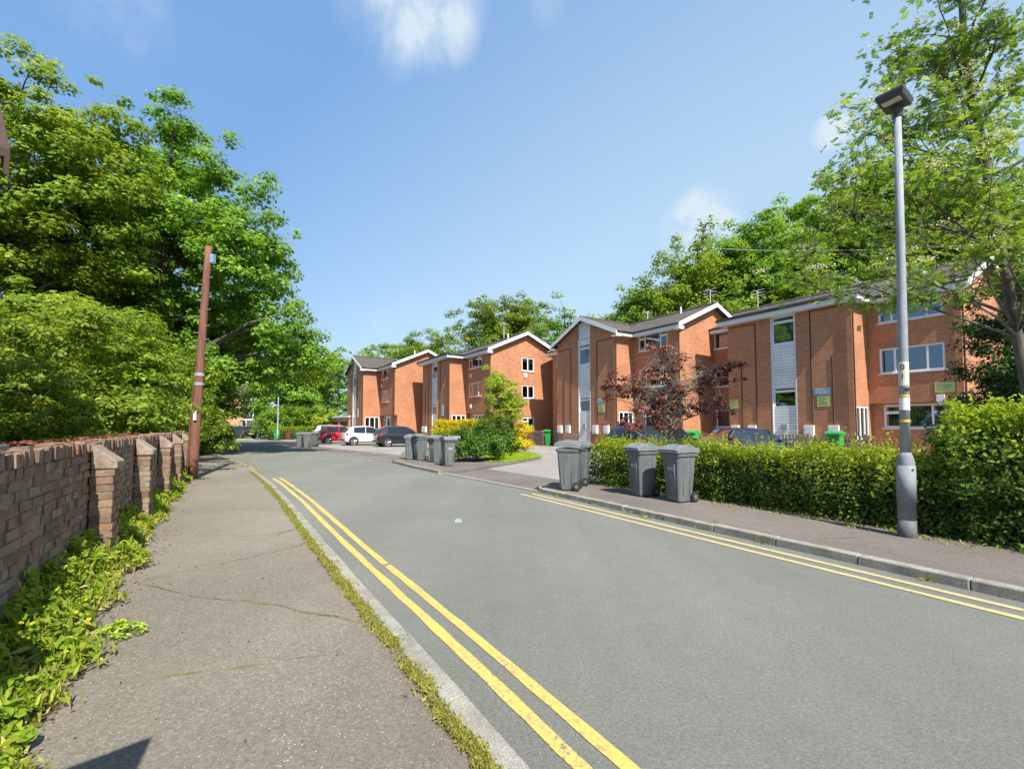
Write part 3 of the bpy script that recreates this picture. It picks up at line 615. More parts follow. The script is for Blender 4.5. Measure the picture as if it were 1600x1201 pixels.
    def ridge_y(y): return EH + .02 + PT * min(y, D - y) + t
    rt.slab([(-vo, ye, ridge_y(ye)), (L + vo, ye, ridge_y(ye)), (L + vo, D / 2, ridge_y(D / 2)), (-vo, D / 2, ridge_y(D / 2))], t)
    rt.slab([(-vo, D / 2, ridge_y(D / 2)), (L + vo, D / 2, ridge_y(D / 2)), (L + vo, D - ye, ridge_y(D - ye)), (-vo, D - ye, ridge_y(D - ye))], t)
    rt.tube([(-vo, D / 2, ridge_y(D / 2)), (L + vo, D / 2, ridge_y(D / 2))], [.11, .11], 8)
    fz0, fz1 = ze - .16, ze + t - .02
    if bay == 'gable':
        def zz(x): return EH + .022 + PT * min(x - x1, x2 - x) + t
        yb_ = D * .42; ya = -r - vo
        rt.slab([(x1 - ov, ya, zz(x1 - ov)), (xm, ya, zz(xm)), (xm, yb_, zz(xm)), (x1 - ov, yb_ - 2.9, zz(x1 - ov))], t); rt.slab([(xm, ya, zz(xm)), (x2 + ov, ya, zz(x2 + ov)), (x2 + ov, yb_ - 2.9, zz(x2 + ov)), (xm, yb_, zz(xm))], t)
        rt.tube([(xm, ya, zz(xm)), (xm, yb_, zz(xm))], [.11, .11], 8)
        for sx, xa in ((1, x1 - ov), (-1, x2 + ov)):      # bargeboards, front gable
            q = [(xa, ya - .03, zz(x1 - ov) - .24), (xa, ya - .03, zz(x1 - ov) + .02), (xm, ya - .03, zz(xm) + .02), (xm, ya - .03, zz(xm) - .24)]
            if sx < 0: q = q[::-1]
            n_ = len(bb.v); q2 = [(a, b + .045, c) for a, b, c in q]; bb.add(q + q2, [(0, 1, 2, 3), (7, 6, 5, 4), (0, 4, 5, 1), (1, 5, 6, 2), (2, 6, 7, 3), (3, 7, 4, 0)])
            bb.box(xa - .03 * sx, xa + .40 * sx, ya - .035, ya + .36, fz0 - .06, fz0 + .02)     # boxed eave end
        for xa, s in ((x2 + ov, 1), (x1 - ov, -1)):
            bb.box(xa - .03, xa + .012, ya + .02, -ov, fz0, fz1 + .02); bb.box(xa - .03 * s, xa - (ov + .0) * s, ya + .34, -ov + .03, fz0 + .005, fz0 + .03)
            gtt([(xa + .06 * s, ya + .05, fz1 - .02), (xa + .06 * s, -ov, fz1 - .03)], [.055, .055], 7)
    else:
        hp = math.tan(R(12)); ya = -r - ov; zl = ze + t; wy = WB / 2 + ov; zr = zl + hp * wy
        rt.slab([(x1 - ov, ya, zl), (x2 + ov, ya, zl), (xm + .01, ya + wy, zr), (xm - .01, ya + wy, zr)], .05); rt.slab([(x2 + ov, ya, zl), (x2 + ov, 1.5, zl), (xm + .01, 2.6, zr), (xm + .01, ya + wy, zr)], .05)
        rt.slab([(x1 - ov, 1.5, zl), (x1 - ov, ya, zl), (xm - .01, ya + wy, zr), (xm - .01, 2.6, zr)], .05)
        rt.box(x1 - ov - .02, x2 + ov + .02, ya - .04, ya + .05, zl - .02, zl + .10)
        bb.box(x1 - ov, x2 + ov, ya - .02, ya + .02, fz0, fz1 + .03); bb.box(x1 - .02, x2 + .02, ya + .02, -r, fz0 + .005, fz0 + .03)
        for xa, s in ((x2 + ov, 1), (x1 - ov, -1)):
            bb.box(xa - .012, xa + .012, ya + .02, -ov, fz0, fz1 + .025); bb.box(xa - .02 * s, xa - ov * s, ya + .03, -ov + .03, fz0 + .008, fz0 + .033)
            gtt([(xa + .06 * s, ya, fz1 + .0), (xa + .06 * s, -ov, fz1 - .02)], [.055, .055], 7)
        gtt([(x1 - ov, ya - .07, fz1), (x2 + ov + .1, ya - .07, fz1)], [.055, .055], 7)
    for xa, xb in ((-vo, x1 - ov), (x2 + ov, L + vo)):     # eaves of the main roof
        bb.box(xa, xb, ye - .02, ye + .02, fz0, fz1); bb.box(xa, xb, ye + .022, 0, fz0 + .004, fz0 + .029); gtt([(xa, ye - .07, fz1 - .02), (xb, ye - .07, fz1 - .02)], [.055, .055], 7)
    bb.box(-vo, L + vo, D - ye - .02, D - ye + .02, fz0, fz1)
    for xe, s in ((L + vo, 1), (-vo, -1)):                 # bargeboards of the end gables
        for m in (0, 1):
            ys = [ye, D / 2] if m == 0 else [D - ye, D / 2]
            q = [(xe, ys[0], ridge_y(ys[0]) - .24), (xe, ys[1], ridge_y(ys[1]) - .24), (xe, ys[1], ridge_y(ys[1]) + .02), (xe, ys[0], ridge_y(ys[0]) + .02)]
            q2 = [(a + .045 * s, b, c) for a, b, c in q]; bb.add(q + q2, [(0, 1, 2, 3), (7, 6, 5, 4), (0, 4, 5, 1), (1, 5, 6, 2), (2, 6, 7, 3), (3, 7, 4, 0)])
            yb2 = ys[0]; sg = 1 if m == 0 else -1
            bb.box(xe - .34 * s, xe + .05 * s, yb2 - .04 * sg, yb2 + .38 * sg, fz0 - .08, fz0 + .10)
    rt.build('roof', 'roof_tile', root); bb.build('fascia', 'white_board', root)
    # down pipes, thin dark strips proud of the bay brickwork
    for (px_, py_) in ((x2 + .05, -r - .02), (L + .05, -.02)):
        d = MB(); d.tube([(px_ + .28, py_ - .3, fz0 + .05), (px_ + .02, py_ - .05, fz0 - .3), (px_ + .02, py_ - .05, .1)], [.035] * 3, 8); d.build('downpipe', 'brown_pipe', root, smooth=True)
    cb = MB()
    for (xx, z0, z1) in cfg.get('lines', ((x1 + .75, 1.2, 5.0), (x1 + 1.55, .9, 7.0), (x1 + 4.25, 1.6, 7.1), (x1 + 5.15, 1.2, 4.8))):
        cb.box(xx, xx + .04, -r - .03, -r + .002, z0, z1)
    cb.box(x1 + .1, x1 + 1.59, -r - .032, -r + .002, 7.0, 7.03); cb.box(x1 + 4.25, x1 + 5.8, -r - .032, -r + .002, 7.1, 7.13)
    cb.build('dark_strips', 'dark_line', root)
    for (xx, zz_) in cfg.get('boxes', ((x1 + .2, 1.0), (x1 + 1.15, 1.0), (x1 + 3.95, 1.0), (x1 + 5.0, 1.0))):
        m_ = MB().box(xx, xx + .40, -r - .17, -r - .002, zz_, zz_ + .56).box(xx - .02, xx + .42, -r - .19, -r - .17, zz_ + .04, zz_ + .52); mo = m_.build('meter_box', 'meter_white', root, bevel=.01)
        MB().box(xx + .06, xx + .34, -r - .196, -r - .19, zz_ + .12, zz_ + .44).build('door', 'white_board', mo)
    al = MB().prism([(x1 - .0, 0), (x1 - .0, 0)], 0, 0) if False else None
    for (face, c, u, z) in cfg.get('alarms', ()):
        m_ = MB(); fbox(m_, face, c, u, u + .26, z, z + .30, -.09, 0); fbox(m_, face, c, u + .05, u + .21, z - .06, z, -.07, 0); m_.build('alarm_box', 'white_board', root, bevel=.01)
    for (face, c, u, z, ww, hh, mat) in cfg.get('notices', ()):
        m_ = MB(); fbox(m_, face, c, u, u + ww, z, z + hh, -.02, 0); no = m_.build('notice', mat, root)
        ln = MB(); rs = random.Random(int(u * 10))
        for i_ in range(int(hh / .09)):
            fbox(ln, face, c, u + ww * .12, u + ww * rs.uniform(.5, .9), z + hh - .07 - i_ * .085, z + hh - .045 - i_ * .085, -.0235, -.019)
        ln.build('lettering', 'notice_white' if mat == 'notice_blue' else 'notice_ink', no)
    for (xx, zz_, hh) in cfg.get('poles', ()):
        a_ = MB(); a_.tube([(xx, D / 2, RZ), (xx, D / 2, RZ + hh)], [.025, .02], 6)
        if hh > .7:
            for q_ in range(3): a_.tube([(xx - .45, D / 2, RZ + hh - .18 * q_), (xx + .45, D / 2, RZ + hh - .18 * q_)], [.012, .012], 4)
            a_.tube([(xx, D / 2 - .5, RZ + hh - .05), (xx, D / 2 + .5, RZ + hh - .05)], [.012, .012], 4)
        a_.build('aerial', 'white_board', root)
    for xx in cfg.get('vents', ()):
        a_ = MB(); a_.tube([(xx, D / 2 - .5, RZ - .3), (xx, D / 2 - .5, RZ + .35)], [.06, .055], 8); a_.build('flue', 'white_board', root)
    return root
def W(px, Y): v = AT(px, 664.5, Y); v.z = 0; return v
b3 = flats('block_of_flats', W(1336, 20.2), A, 3.0, 6.0, 3.25, 1.55, 'hip', dict(fills=['blind', 'dark_curtain', 'strips', 'dark_curtain', None, 'blind'], tt={}, tm={},
     notices=(('F', -1.55, 3.0 + 4.35, 3.0, .75, .34, 'notice_blue'), ('F', -1.55, 3.0 + 4.5, 2.45, .55, .5, 'notice_green'), ('F', 0, 11.35, 2.95, .62, .42, 'notice_green'), ('F', -1.55, 3.05, 2.5, .5, .5, 'notice_green')),
     alarms=(('F', 0, 1.0, 3.0), ('F', 0, 11.4, 2.55)), vents=(10.4,), poles=((2.1, 0, 1.3),)),
     'brick flats nearest the lamp post with straight eaves and white clad stair panel')
b2 = flats('block_of_flats', W(963.5, 28.1), A, 2.6, 6.0, 3.5, 1.55, 'gable', dict(fills=['sides', 'sides', 'curtain', None, None, 'blind'],
     notices=(('F', -1.55, 2.6 + 4.2, 3.0, .75, .34, 'notice_blue'), ('F', -1.55, 2.6 + 4.35, 2.4, .6, .55, 'notice_green')), alarms=(('W', 2.6, -.9, 2.8),), vents=(10.2,), poles=((7.0, 0, .8), (12.0, 0, 1.1))),
     'brick flats with white edged front gable rising behind the purple leaved tree')
b1 = flats('block_of_flats', W(702, 37.2), A, 3.0, 6.2, 4.2, 1.55, 'hip', dict(fills=[None, 'curtain', 'sides', None, None, None], end=((2.9, 4.1, 5.95, 7.05), (2.9, 4.1, 3.75, 4.8), (2.9, 4.1, 1.1, 2.2, 'sides')),
     alarms=(('F', 0, 10.0, 5.55), ('F', 0, 10.0, 3.0), ('S', 13.4, 3.1, 5.45)), notices=(('F', -1.55, 3.0 + 4.6, 2.4, .5, .9, 'notice_white'),), boxes=((3.3, .9), (3.8, .9)), vents=(11.5,), poles=((10.0, 0, 1.6),)),
     'brick flats behind the yellow hedge, with two-pane windows in its sunlit end gable')
b0 = flats('block_of_flats', W(566.5, 45.8), R(33.5), 3.0, 6.4, 4.6, 1.75, 'gable', dict(fills=['sides', 'curtain', 'sides', None, None, None], alarms=(('S', 14.0, 3.0, 5.3), ('F', 0, 10.0, 5.5)), notices=(('F', -1.75, 3.0 + 4.3, 2.4, .4, .9, 'notice_white'),), boxes=((3.3, .9),), vents=(12.0,)),
     'farthest brick flats behind the parked cars, with small tiled front gable')

# cream brick house end at the far end of the road
r_ = empty('end_house', W(352, 66), R(24), 'pale brick house end with a white sign at the far end of the road', 'house')
mb = MB(); wall_face(mb, 'F', 0, -7, 2.2, 0, 6.2, []); wall_face(mb, 'S', 2.2, 0, 7, 0, 6.2, []); wall_face(mb, 'W', -7, 0, 7, 0, 6.2); wall_face(mb, 'B', 7, -7, 2.2, 0, 6.2)
mb.build('wall', 'brick_far', r_)
rf = MB().slab([(-7.4, -.4, 6.15), (2.6, -.4, 6.15), (2.6, 3.5, 8), (-7.4, 3.5, 8)], .12).slab([(-7.4, 3.5, 8), (2.6, 3.5, 8), (2.6, 7.4, 6.15), (-7.4, 7.4, 6.15)], .12); rf.build('roof', 'roof_tile', r_)
sg = MB().box(-.2, 1.25, -.05, -.002, 3.2, 3.85).build('notice', 'white_board', r_)
mb = MB().box(2.25, 3.6, .0, 1.2, 2.35, 2.5).box(2.6, 2.7, .02, .12, 0, 2.35).box(3.45, 3.6, .0, .15, 0, 4.6).box(2.25, 3.5, 1.1, 1.2, 0, 2.35); mb.build('porch', 'white_board', r_)
# garage
r_ = empty('garage', W(509, 56), R(-50), 'low flat-roofed brick garage with a dark door left of the farthest flats', 'garage')
mb = MB(); wall_face(mb, 'F', 0, 0, 8, 0, 2.45, [(1.8, 4.4, 0, 2.0), (5, 7.6, 0, 2.0)]); wall_face(mb, 'S', 8, 0, 5, 0, 2.45); wall_face(mb, 'W', 0, 0, 5, 0, 2.45); wall_face(mb, 'B', 5, 0, 8, 0, 2.45); mb.build('wall', 'brick_far', r_)
MB().box(-.15, 8.15, -.15, 5.15, 2.452, 2.62).build('roof', 'white_board', r_)
for x in (1.8, 5): MB().box(x + .01, x + 2.59, .09, .12, .02, 1.99).build('door', 'brown_pipe', r_)

# ------------------------------------------------------------------ old garden wall on the left
WP = -1.20                                              # its face, metres left of the camera's own line
WT0, WT1 = -3.0, 17.0
root = empty('garden_wall', RD(0, WP), A + R(90), 'weathered old brick wall with sloping-capped piers along the left pavement', 'wall')
# local x = along the road, local y = away from the road (left)
rs = random.Random(11)
def brickjit(mb, x0, x1, y0, y1, z0, z1, jit=.006):
    a = rs.random(); b = len(mb.v); c = [(x0, y0, z0), (x1, y0, z0), (x1, y1, z0), (x0, y1, z0), (x0, y0, z1), (x1, y0, z1), (x1, y1, z1), (x0, y1, z1)]
    dy = rs.uniform(-.012, .010)
    mb.add([(x + rs.uniform(-jit, jit), y + (dy if y == y0 else 0) + rs.uniform(-jit, jit) * .6, z + rs.uniform(-jit, jit) * .7) for x, y, z in c],
           [(0, 3, 2, 1), (4, 5, 6, 7), (0, 1, 5, 4), (1, 2, 6, 5), (2, 3, 7, 6), (3, 0, 4, 7)], 0, a)
HW = 1.38
mb = MB(); course = 0; z = .02
while z < HW - .12:
    x = WT0 - (course % 2) * .11; k_ = 0
    while x < WT1:
        l = .222 if (course % 3 or k_ % 2) else .108; l = .108 if course % 4 == 3 else .222
        l *= rs.uniform(.96, 1.04)
        if rs.random() > .006: brickjit(mb, x + .006, x + l - .007, 0, .21, z + .007, z + .070)
        x += l; k_ += 1
    z += .078; course += 1
x = WT0
while x < WT1:                                          # brick-on-edge top course, uneven
    l = rs.uniform(.066, .08); dz = rs.uniform(-.022, .014)
    if not (-.2 < x < 3.1 and False): brickjit(mb, x + .004, x + l - .004, -.008 + rs.uniform(-.012, .012), .23, z + .006, HW + dz, .007)
    x += l
wb = mb.build('brickwork', 'old_brick', root, attr=True, bevel=0)
MB().box(WT0, WT1, .008, .20, 0, HW - .035).build('mortar', 'mortar', root)
for i, tx in enumerate((6.05, 8.51, 11.0, 13.3, 15.6, 2.6)):
    mb = MB(); zz = .02; c = 0; PW, PD = .35, .19
    while zz < 1.04:
        sp = (tx, tx + .12, tx + PW) if c % 2 else (tx, tx + .235, tx + PW)
        for a_, b_ in zip(sp, sp[1:]): brickjit(mb, a_ + .005, b_ - .005, -PD, .0 - .012, zz + .006, zz + .070, .005)
        zz += .078; c += 1
    pr = mb.build('pier', 'old_brick', root, attr=True)
    MB().box(tx + .01, tx + PW - .01, -PD + .012, -.014, 0, zz).build('mortar', 'mortar', pr)
    n_ = MB(); e = .012; j = [rs.uniform(-.015, .015) for _ in range(8)]
    n_.add([(tx - e, -PD - .03, zz + j[0] * .3), (tx + PW + e, -PD - .03, zz), (tx + PW + e, -.014, zz), (tx - e, -.014, zz),
            (tx - e, -PD - .03, zz + .06 + j[1]), (tx + PW + e, -PD - .03, zz + .06 + j[2]), (tx + PW + e, -.014, zz + .25 + j[3]), (tx - e, -.014, zz + .24 + j[4])],
           [(0, 3, 2, 1), (4, 5, 6, 7), (0, 1, 5, 4), (1, 2, 6, 5), (2, 3, 7, 6), (3, 0, 4, 7)])
    n_.build('cap', 'cap_stone', pr, bevel=.012)
for k_ in range(12):
    x = WT0 + .2 + k_ * .755 - .005
    if x > 3.55: continue
    MB().box(x, x + .37, -.045, .28, HW + .018, HW + .05).box(x + .378, x + .745, -.045, .28, HW + .02, HW + .052).build('coping_tile', 'blue_tile', root, bevel=.004)

# garden behind the wall
sheet('garden_bed', [RD(-8, WP - .2), RD(17, WP - .2), RD(30, -6), RD(30, -40), RD(-8, -40)], .5, 'soil')

# ------------------------------------------------------------------ wooden pole, wires
pb = G(300, 748, .055)
root = empty('telegraph_pole', pb, 0, 'tall brown wooden pole leaning beside the end of the old brick wall', 'pole')
pt = AT(326, 385, pb.y + .15) - pb
mb = MB(); n_ = 9; mb.tube([pt * (i / n_) - Vector((0, 0, .1 if i == 0 else 0)) for i in range(n_ + 1)], [.128 - .045 * i / n_ for i in range(n_ + 1)], 14); mb.build('shaft', 'pole_wood', root, smooth=True)
for s_ in (.40, .44): 
    c = pt * s_; MB().tube([c - Vector((0, 0, .045)), c + Vector((0, 0, .045))], [.122, .122], 14).build('band', 'grey_box', root)
for s_ in (.5, .56, .62, .69, .76, .83, .9):
    for q_, sx in enumerate((-1, 1)):
        c = pt * (s_ + .03 * q_); r0 = .145 - .055 * s_
        MB().tube([c + Vector((sx * (r0 - .02), -.02, 0)), c + Vector((sx * (r0 + .10), -.05, 0)), c + Vector((sx * (r0 + .10), -.05, .035))], [.01] * 3, 6).build('step_bolt', 'grey_box', root)
c = pt * .955; MB().box(c.x + .09, c.x + .19, c.y - .06, c.y + .07, c.z - .20, c.z + .06).build('junction_box', 'notice_blue', root, bevel=.01)
c = pt * .27; MB().box(c.x + .02, c.x + .09, c.y - .165, c.y - .13, c.z - .16, c.z + .2).build('number_plate', 'white_board', root)
c = pt * .2; MB().tube([pt * .02 + Vector((-.1, -.11, 0)), pt * .40 + Vector((-.08, -.10, 0))], [.018, .018], 6).build('cable_guard', 'brown_pipe', root)
def cable(a, b, sag, label, r=.012):
    mb = MB(); n = 24; mb.tube([a.lerp(b, i / n) - Vector((0, 0, sag * 4 * (i / n) * (1 - i / n))) for i in range(n + 1)], [r] * (n + 1), 5)
    return tag(mb.build('overhead_cable', 'black_plastic'), label, 'cable')
ptop = pb + pt
cable(ptop - Vector((0, 0, .12)), AT(440, 398, 30), .1, 'thin dark wire running right from the top of the wooden pole')
cw = cable(AT(1120, 388, 34), AT(1700, 370, 17), .35, 'thin pale wire strung across the trees above the nearest flats', .014)
cw.data.materials[0] = MAT['white_board']

# ------------------------------------------------------------------ lamp post
lb = G(1418, 838, .095)
root = empty('street_lamp', lb, 0, 'tall grey steel lamp post numbered 01 with angled square head in front of the hedge', 'lamp post')
lt = AT(1402, 168, lb.y + .02) - lb; ax = lt.normalized()
def LPt(h): return Vector((lt.x * h / lt.z, lt.y * h / lt.z, h))
MB().tube([LPt(-.1), LPt(.22)], [.100, .098], 20).build('foot', 'post_foot', root, smooth=True)
MB().tube([LPt(.221), LPt(.42), LPt(.4201), LPt(.97), LPt(1.04), LPt(1.10)], [.097, .096, .099, .095, .080, .058], 20).build('base', 'post_base', root, smooth=True)
MB().tube([LPt(1.101), LPt(2.5), LPt(4.0), LPt(lt.z - .03)], [.056, .053, .048, .040], 18).build('column', 'galvanised', root, smooth=True)
mb = MB(); mb.tube([LPt(.45), LPt(.93)], [.102, .101], 16); d_ = mb.build('access_door', 'post_base', root, smooth=True)
MB().tube([LPt(.88) + Vector((0, -.101, 0)), LPt(.88) + Vector((0, -.108, 0))], [.012, .012], 8).build('lock', 'ink', d_)
st_ = MB().tube([LPt(1.98), LPt(2.30)], [.056, .0555], 18).build('sticker', 'sticker', root)
for z_ in (1.50, 1.83): MB().tube([LPt(z_), LPt(z_ + .03)], [.0575, .0572], 18).build('band', 'tape_yellow', root)
MB().tube([LPt(1.66), LPt(1.82)], [.0565, .0563], 18).build('reflective_wrap', 'white_board', root)
MB().box(LPt(1.93).x - .03, LPt(1.93).x + .015, LPt(1.93).y - .066, LPt(1.93).y - .05, 1.915, 1.95).build('clip', 'ink', root)
def text(body, size, loc, rot, mat, parent, name, ext=.001):
    cu = bpy.data.curves.new(name, 'FONT'); cu.body = body; cu.size = size; cu.extrude = ext; cu.align_x = 'CENTER'; cu.align_y = 'CENTER'
    t = bpy.data.objects.new(name, cu); COL.objects.link(t); dg = bpy.context.evaluated_depsgraph_get(); dg.update()
    me = bpy.data.meshes.new_from_object(t.evaluated_get(dg)); bpy.data.objects.remove(t); me.materials.clear(); me.materials.append(MAT[mat])
    o = bpy.data.objects.new(name, me); COL.objects.link(o); o.location = loc; o.rotation_euler = rot
    if parent: o.parent = parent
    return o
to_cam = Vector((-lb.x, -lb.y, 0)).normalized(); az = math.atan2(to_cam.y, to_cam.x) + R(90) - R(12)
fd = Vector((math.sin(az), -math.cos(az), 0))
for ch_, z_ in (('0', 2.225), ('1', 2.105)):
    text(ch_, .105, LPt(z_) + fd * .0572, (R(90), 0, az), 'ink', st_, 'digit')
# head: shallow box tilted, seen from below
H = lt.z
hr = Matrix.Translation(LPt(H)) @ Matrix.Rotation(TH, 4, 'Z') @ Matrix.Rotation(R(-7), 4, 'X')
mb = MB(); b_ = [(-.155, -.30), (.155, -.30), (.155, .08), (-.155, .08)]
vs = [hr @ Vector((x * .88, -.09 + (y + .09) * .86, -.012)) for x, y in b_] + [hr @ Vector((x, y, .05)) for x, y in b_] + [hr @ Vector((x, y, .085)) for x, y in b_] + [hr @ Vector((x * .85, -.09 + (y + .09) * .85, .11)) for x, y in b_]
fs = [(3, 2, 1, 0), (12, 13, 14, 15)]
for l in range(3): fs += [(l * 4 + i, l * 4 + (i + 1) % 4, l * 4 + 4 + (i + 1) % 4, l * 4 + 4 + i) for i in range(4)]
mb.add(vs, fs); hd = mb.build('lamp_head', 'lamp_head', root, bevel=.01)
ln_ = MB(); ln_.box(-.10, .10, -.235, -.145, -.022, -.008, M=hr); ln_.build('lens', 'lens', hd)
for yy in (-.16, -.02): MB().box(-.13, .13, yy - .012, yy + .012, .108, .135, M=hr).build('fin', 'lamp_head', hd)
MB().tube([LPt(H - .14), LPt(H + .0)], [.052, .07], 14).build('spigot', 'lamp_head', root)

# ------------------------------------------------------------------ wheelie bins
def make_bin(matb, matl, prints=True):
    root = empty('wheelie_bin', (0, 0, 0))
    def ring(z, w_, y0, y1, c=.035): return [(-w_ + c, y0, z), (w_ - c, y0, z), (w_, y0 + c, z), (w_, y1 - c, z), (w_ - c, y1, z), (-w_ + c, y1, z), (-w_, y1 - c, z), (-w_, y0 + c, z)]
    rings = [ring(.02, .185, -.19, .17), ring(.10, .195, -.205, .19), ring(.86, .245, -.27, .26), ring(.87, .27, -.295, .275), ring(.93, .275, -.30, .28), ring(.935, .25, -.27, .255)]
    mb = MB(); vs = [p for r_ in rings for p in r_]; fs = [tuple(range(7, -1, -1)), tuple(40 + i for i in range(8))]
    for l in range(5): fs += [(l * 8 + i, l * 8 + (i + 1) % 8, l * 8 + 8 + (i + 1) % 8, l * 8 + 8 + i) for i in range(8)]
    mb.add(vs, fs)
    body = mb.build('body', matb, root, bevel=.008)
    for sx in (-1, 1):       # raised arched rib on each side wall
        pts = []
        for (y, z) in ((-.10, .12), (-.115, .62), (-.10, .74), (-.06, .79), (.02, .79), (.07, .74), (.085, .62), (.07, .12)):
            w_ = .195 + (.245 - .195) * (z - .10) / .76; pts.append((sx * (w_ + .001), y, z))
        MB().tube(pts, [.009] * len(pts), 5).build('rib', matb, body, smooth=True)
    for x in (-.10, .10): MB().tube([(x, -.215, .14), (x * 1.2, -.262, .72)], [.01, .01], 5).build('rib', matb, body, smooth=True)
    lid = MB(); ny, nx = 8, 6; g = []
    for j in range(ny + 1):
        y = -.335 + .64 * j / ny; row = []
        for i in range(nx + 1):
            x = -.29 + .58 * i / nx; h = .985 + .050 * math.sin(math.pi * min(1, max(0, (y + .335) / .64)) ** .8) - .012 * (abs(x) / .29) ** 2 - (.02 if j == 0 else 0)
            if 0 < i < nx and 0 < j < ny and (i in (2, 3, 4)): h -= .012
            row.append((x, y, h + .04))
        g.append(row)
    vs = [p for r_ in g for p in r_]; fs = []
    for j in range(ny):
        for i in range(nx): a_ = j * (nx + 1) + i; fs.append((a_, a_ + 1, a_ + nx + 2, a_ + nx + 1))
    b0_ = len(vs); per = [(j, i) for j, i in [(0, i) for i in range(nx)] + [(j, nx) for j in range(ny)] + [(ny, i) for i in range(nx, 0, -1)] + [(j, 0) for j in range(ny, 0, -1)]]
    vs += [(g[j][i][0], g[j][i][1], .945) for j, i in per]; n = len(per)
    for q_ in range(n):
        a_, b_ = per[q_], per[(q_ + 1) % n]; fs.append((a_[0] * (nx + 1) + a_[1], b0_ + q_, b0_ + (q_ + 1) % n, b_[0] * (nx + 1) + b_[1]))
    fs.append(tuple(b0_ + q_ for q_ in range(n)))
    lid.add(vs, fs); lo = lid.build('lid', matl, root, bevel=.006)
    for sx in (-1, 1): MB().tube([(sx * .17, -.30, 1.02), (sx * .18, -.1, 1.078), (sx * .18, .15, 1.075), (sx * .17, .29, 1.02)], [.014] * 4, 6).build('rib', matl, lo, smooth=True)
    MB().tube([(-.2, .335, .96), (.2, .335, .96)], [.016, .016], 8).box(-.2, -.17, .26, .34, .93, .97).box(.17, .2, .26, .34, .93, .97).build('handle', matb, root)
    MB().tube([(-.24, .2, .10), (.24, .2, .10)], [.012, .012], 6).build('axle', 'black_plastic', root)
    for sx in (-1, 1):
        wh = MB().tube([(sx * .205, .2, .10), (sx * .215, .2, .10), (sx * .255, .2, .10), (sx * .265, .2, .10)], [.085, .10, .10, .085], 20).build('wheel', 'tyre', root, smooth=False)
        MB().tube([(sx * .263, .2, .10), (sx * .269, .2, .10)], [.05, .04], 14).build('hub', 'bin_grey', wh)
    if prints:
        lab = MB(); f = lambda z: -.205 - (.27 - .205) * (z - .10) / .76 - .0025
        rs = random.Random(5)
        def q(x0, x1, z0, z1): lab.add([(x0, f(z0), z0), (x1, f(z0), z0), (x1, f(z1), z1), (x0, f(z1), z1)], [(0, 1, 2, 3)])
        q(-.075, -.045, .63, .665); x = -.035
        while x < .09: l = rs.uniform(.008, .02); q(x, x + l, .637, .655); x += l + .006
        x = -.07
        while x < .1: l = rs.uniform(.01, .03); q(x, x + l, .60, .611); x += l + .006
        lab.build('printed_mark', 'white_print', body)
    return root
grey = make_bin('bin_grey', 'bin_lid_grey'); col_bins = {c: make_bin('bin_' + c, 'bin_' + c, False) for c in ('green', 'blue', 'brown')}
used = set()
def place_bin(kind, px, py, z, th, label, group=None, Y=None, sc=1.0):
    src = grey if kind == 'grey' else col_bins[kind]
    if kind in used: o = copy_tree(src)
    else: o = src; used.add(kind)
    p = G(px, py, z) if Y is None else Vector((AT(px, py, Y).x, Y, z))
    o.location = p; o.rotation_euler = (0, 0, th); o.scale = (sc * .86, sc * .92, sc); tag(o, label, 'wheelie bin', group or 'grey wheelie bins on the pavements'); return o
TB = A - R(90)
place_bin('grey', 1062, 783, .095, TB + R(-5), 'grey wheelie bin nearest the camera against the long hedge')
place_bin('grey', 1004, 774, .095, TB + R(-8), 'grey wheelie bin in the middle of the row along the long hedge')
place_bin('grey', 890, 765, .095, R(-106), 'grey wheelie bin side-on at the kerb corner by the driveway mouth')
place_bin('grey', 906, 757, .095, R(-112), 'grey wheelie bin half hidden behind another at the near end of the driveway', sc=.99)
place_bin('grey', 642, 717.5, .085, R(-78), 'leftmost of the grey wheelie bins beside the round green bush')
place_bin('grey', 657, 718.5, .085, R(-54), 'second from left grey wheelie bin beside the round green bush')
place_bin('grey', 681, 722, .085, R(-44), 'third from left grey wheelie bin beside the round green bush')
for o_ in [x for x in bpy.data.objects if x.name.startswith('wheelie_bin') and x.get('label', '').startswith(('grey wheelie bin side-on', 'second from left'))]:
    for ch in o_.children:
        if ch.name.startswith('lid'):
            rm = Matrix.Rotation(R(-5), 3, 'X'); hg = Vector((0, .29, .96)); ch.rotation_euler = (R(-5), 0, 0); ch.location = hg - rm @ hg + Vector((0, 0, .004))
d_ = place_bin('grey', 700, 727.5, .085, R(28), 'grey wheelie bin with small white sticker, front of the group by the round bush')
MB().add([(-.02, -.262, .78), (.06, -.262, .78), (.06, -.266, .84), (-.02, -.266, .84)], [(0, 1, 2, 3)]).build('sticker', 'notice_white', d_)
place_bin('grey', 709, 721, .085, R(10), 'grey wheelie bin squeezed between the front bin and the round bush')
place_bin('grey', 469, 699, .004, R(-75), 'leftmost of three far grey wheelie bins left of the red car')
place_bin('grey', 479, 699.5, .004, R(-60), 'middle of three far grey wheelie bins left of the red car')
place_bin('grey', 490, 697.5, .004, R(-100), 'rightmost of three far grey wheelie bins left of the red car')
g2 = 'coloured wheelie bins around the flats'
place_bin('green', 432, 687.5, .004, R(-20), 'green wheelie bin beside the thin far lamp post', g2)
place_bin('brown', 450, 687, .004, R(-15), 'brown wheelie bin beside the green one at the far low hedge', g2)
place_bin('green', 857, 696, .004, R(-25), 'bright green wheelie bin at the end of the short picket fence', g2, sc=1.15)
place_bin('blue', 875, 697, .004, R(-25), 'blue wheelie bin next to the green one by the short picket fence', g2, sc=1.12)
place_bin('brown', 889, 695, .004, R(-30), 'dark brown wheelie bin right of the blue one, partly behind the hedge', g2, sc=1.1)
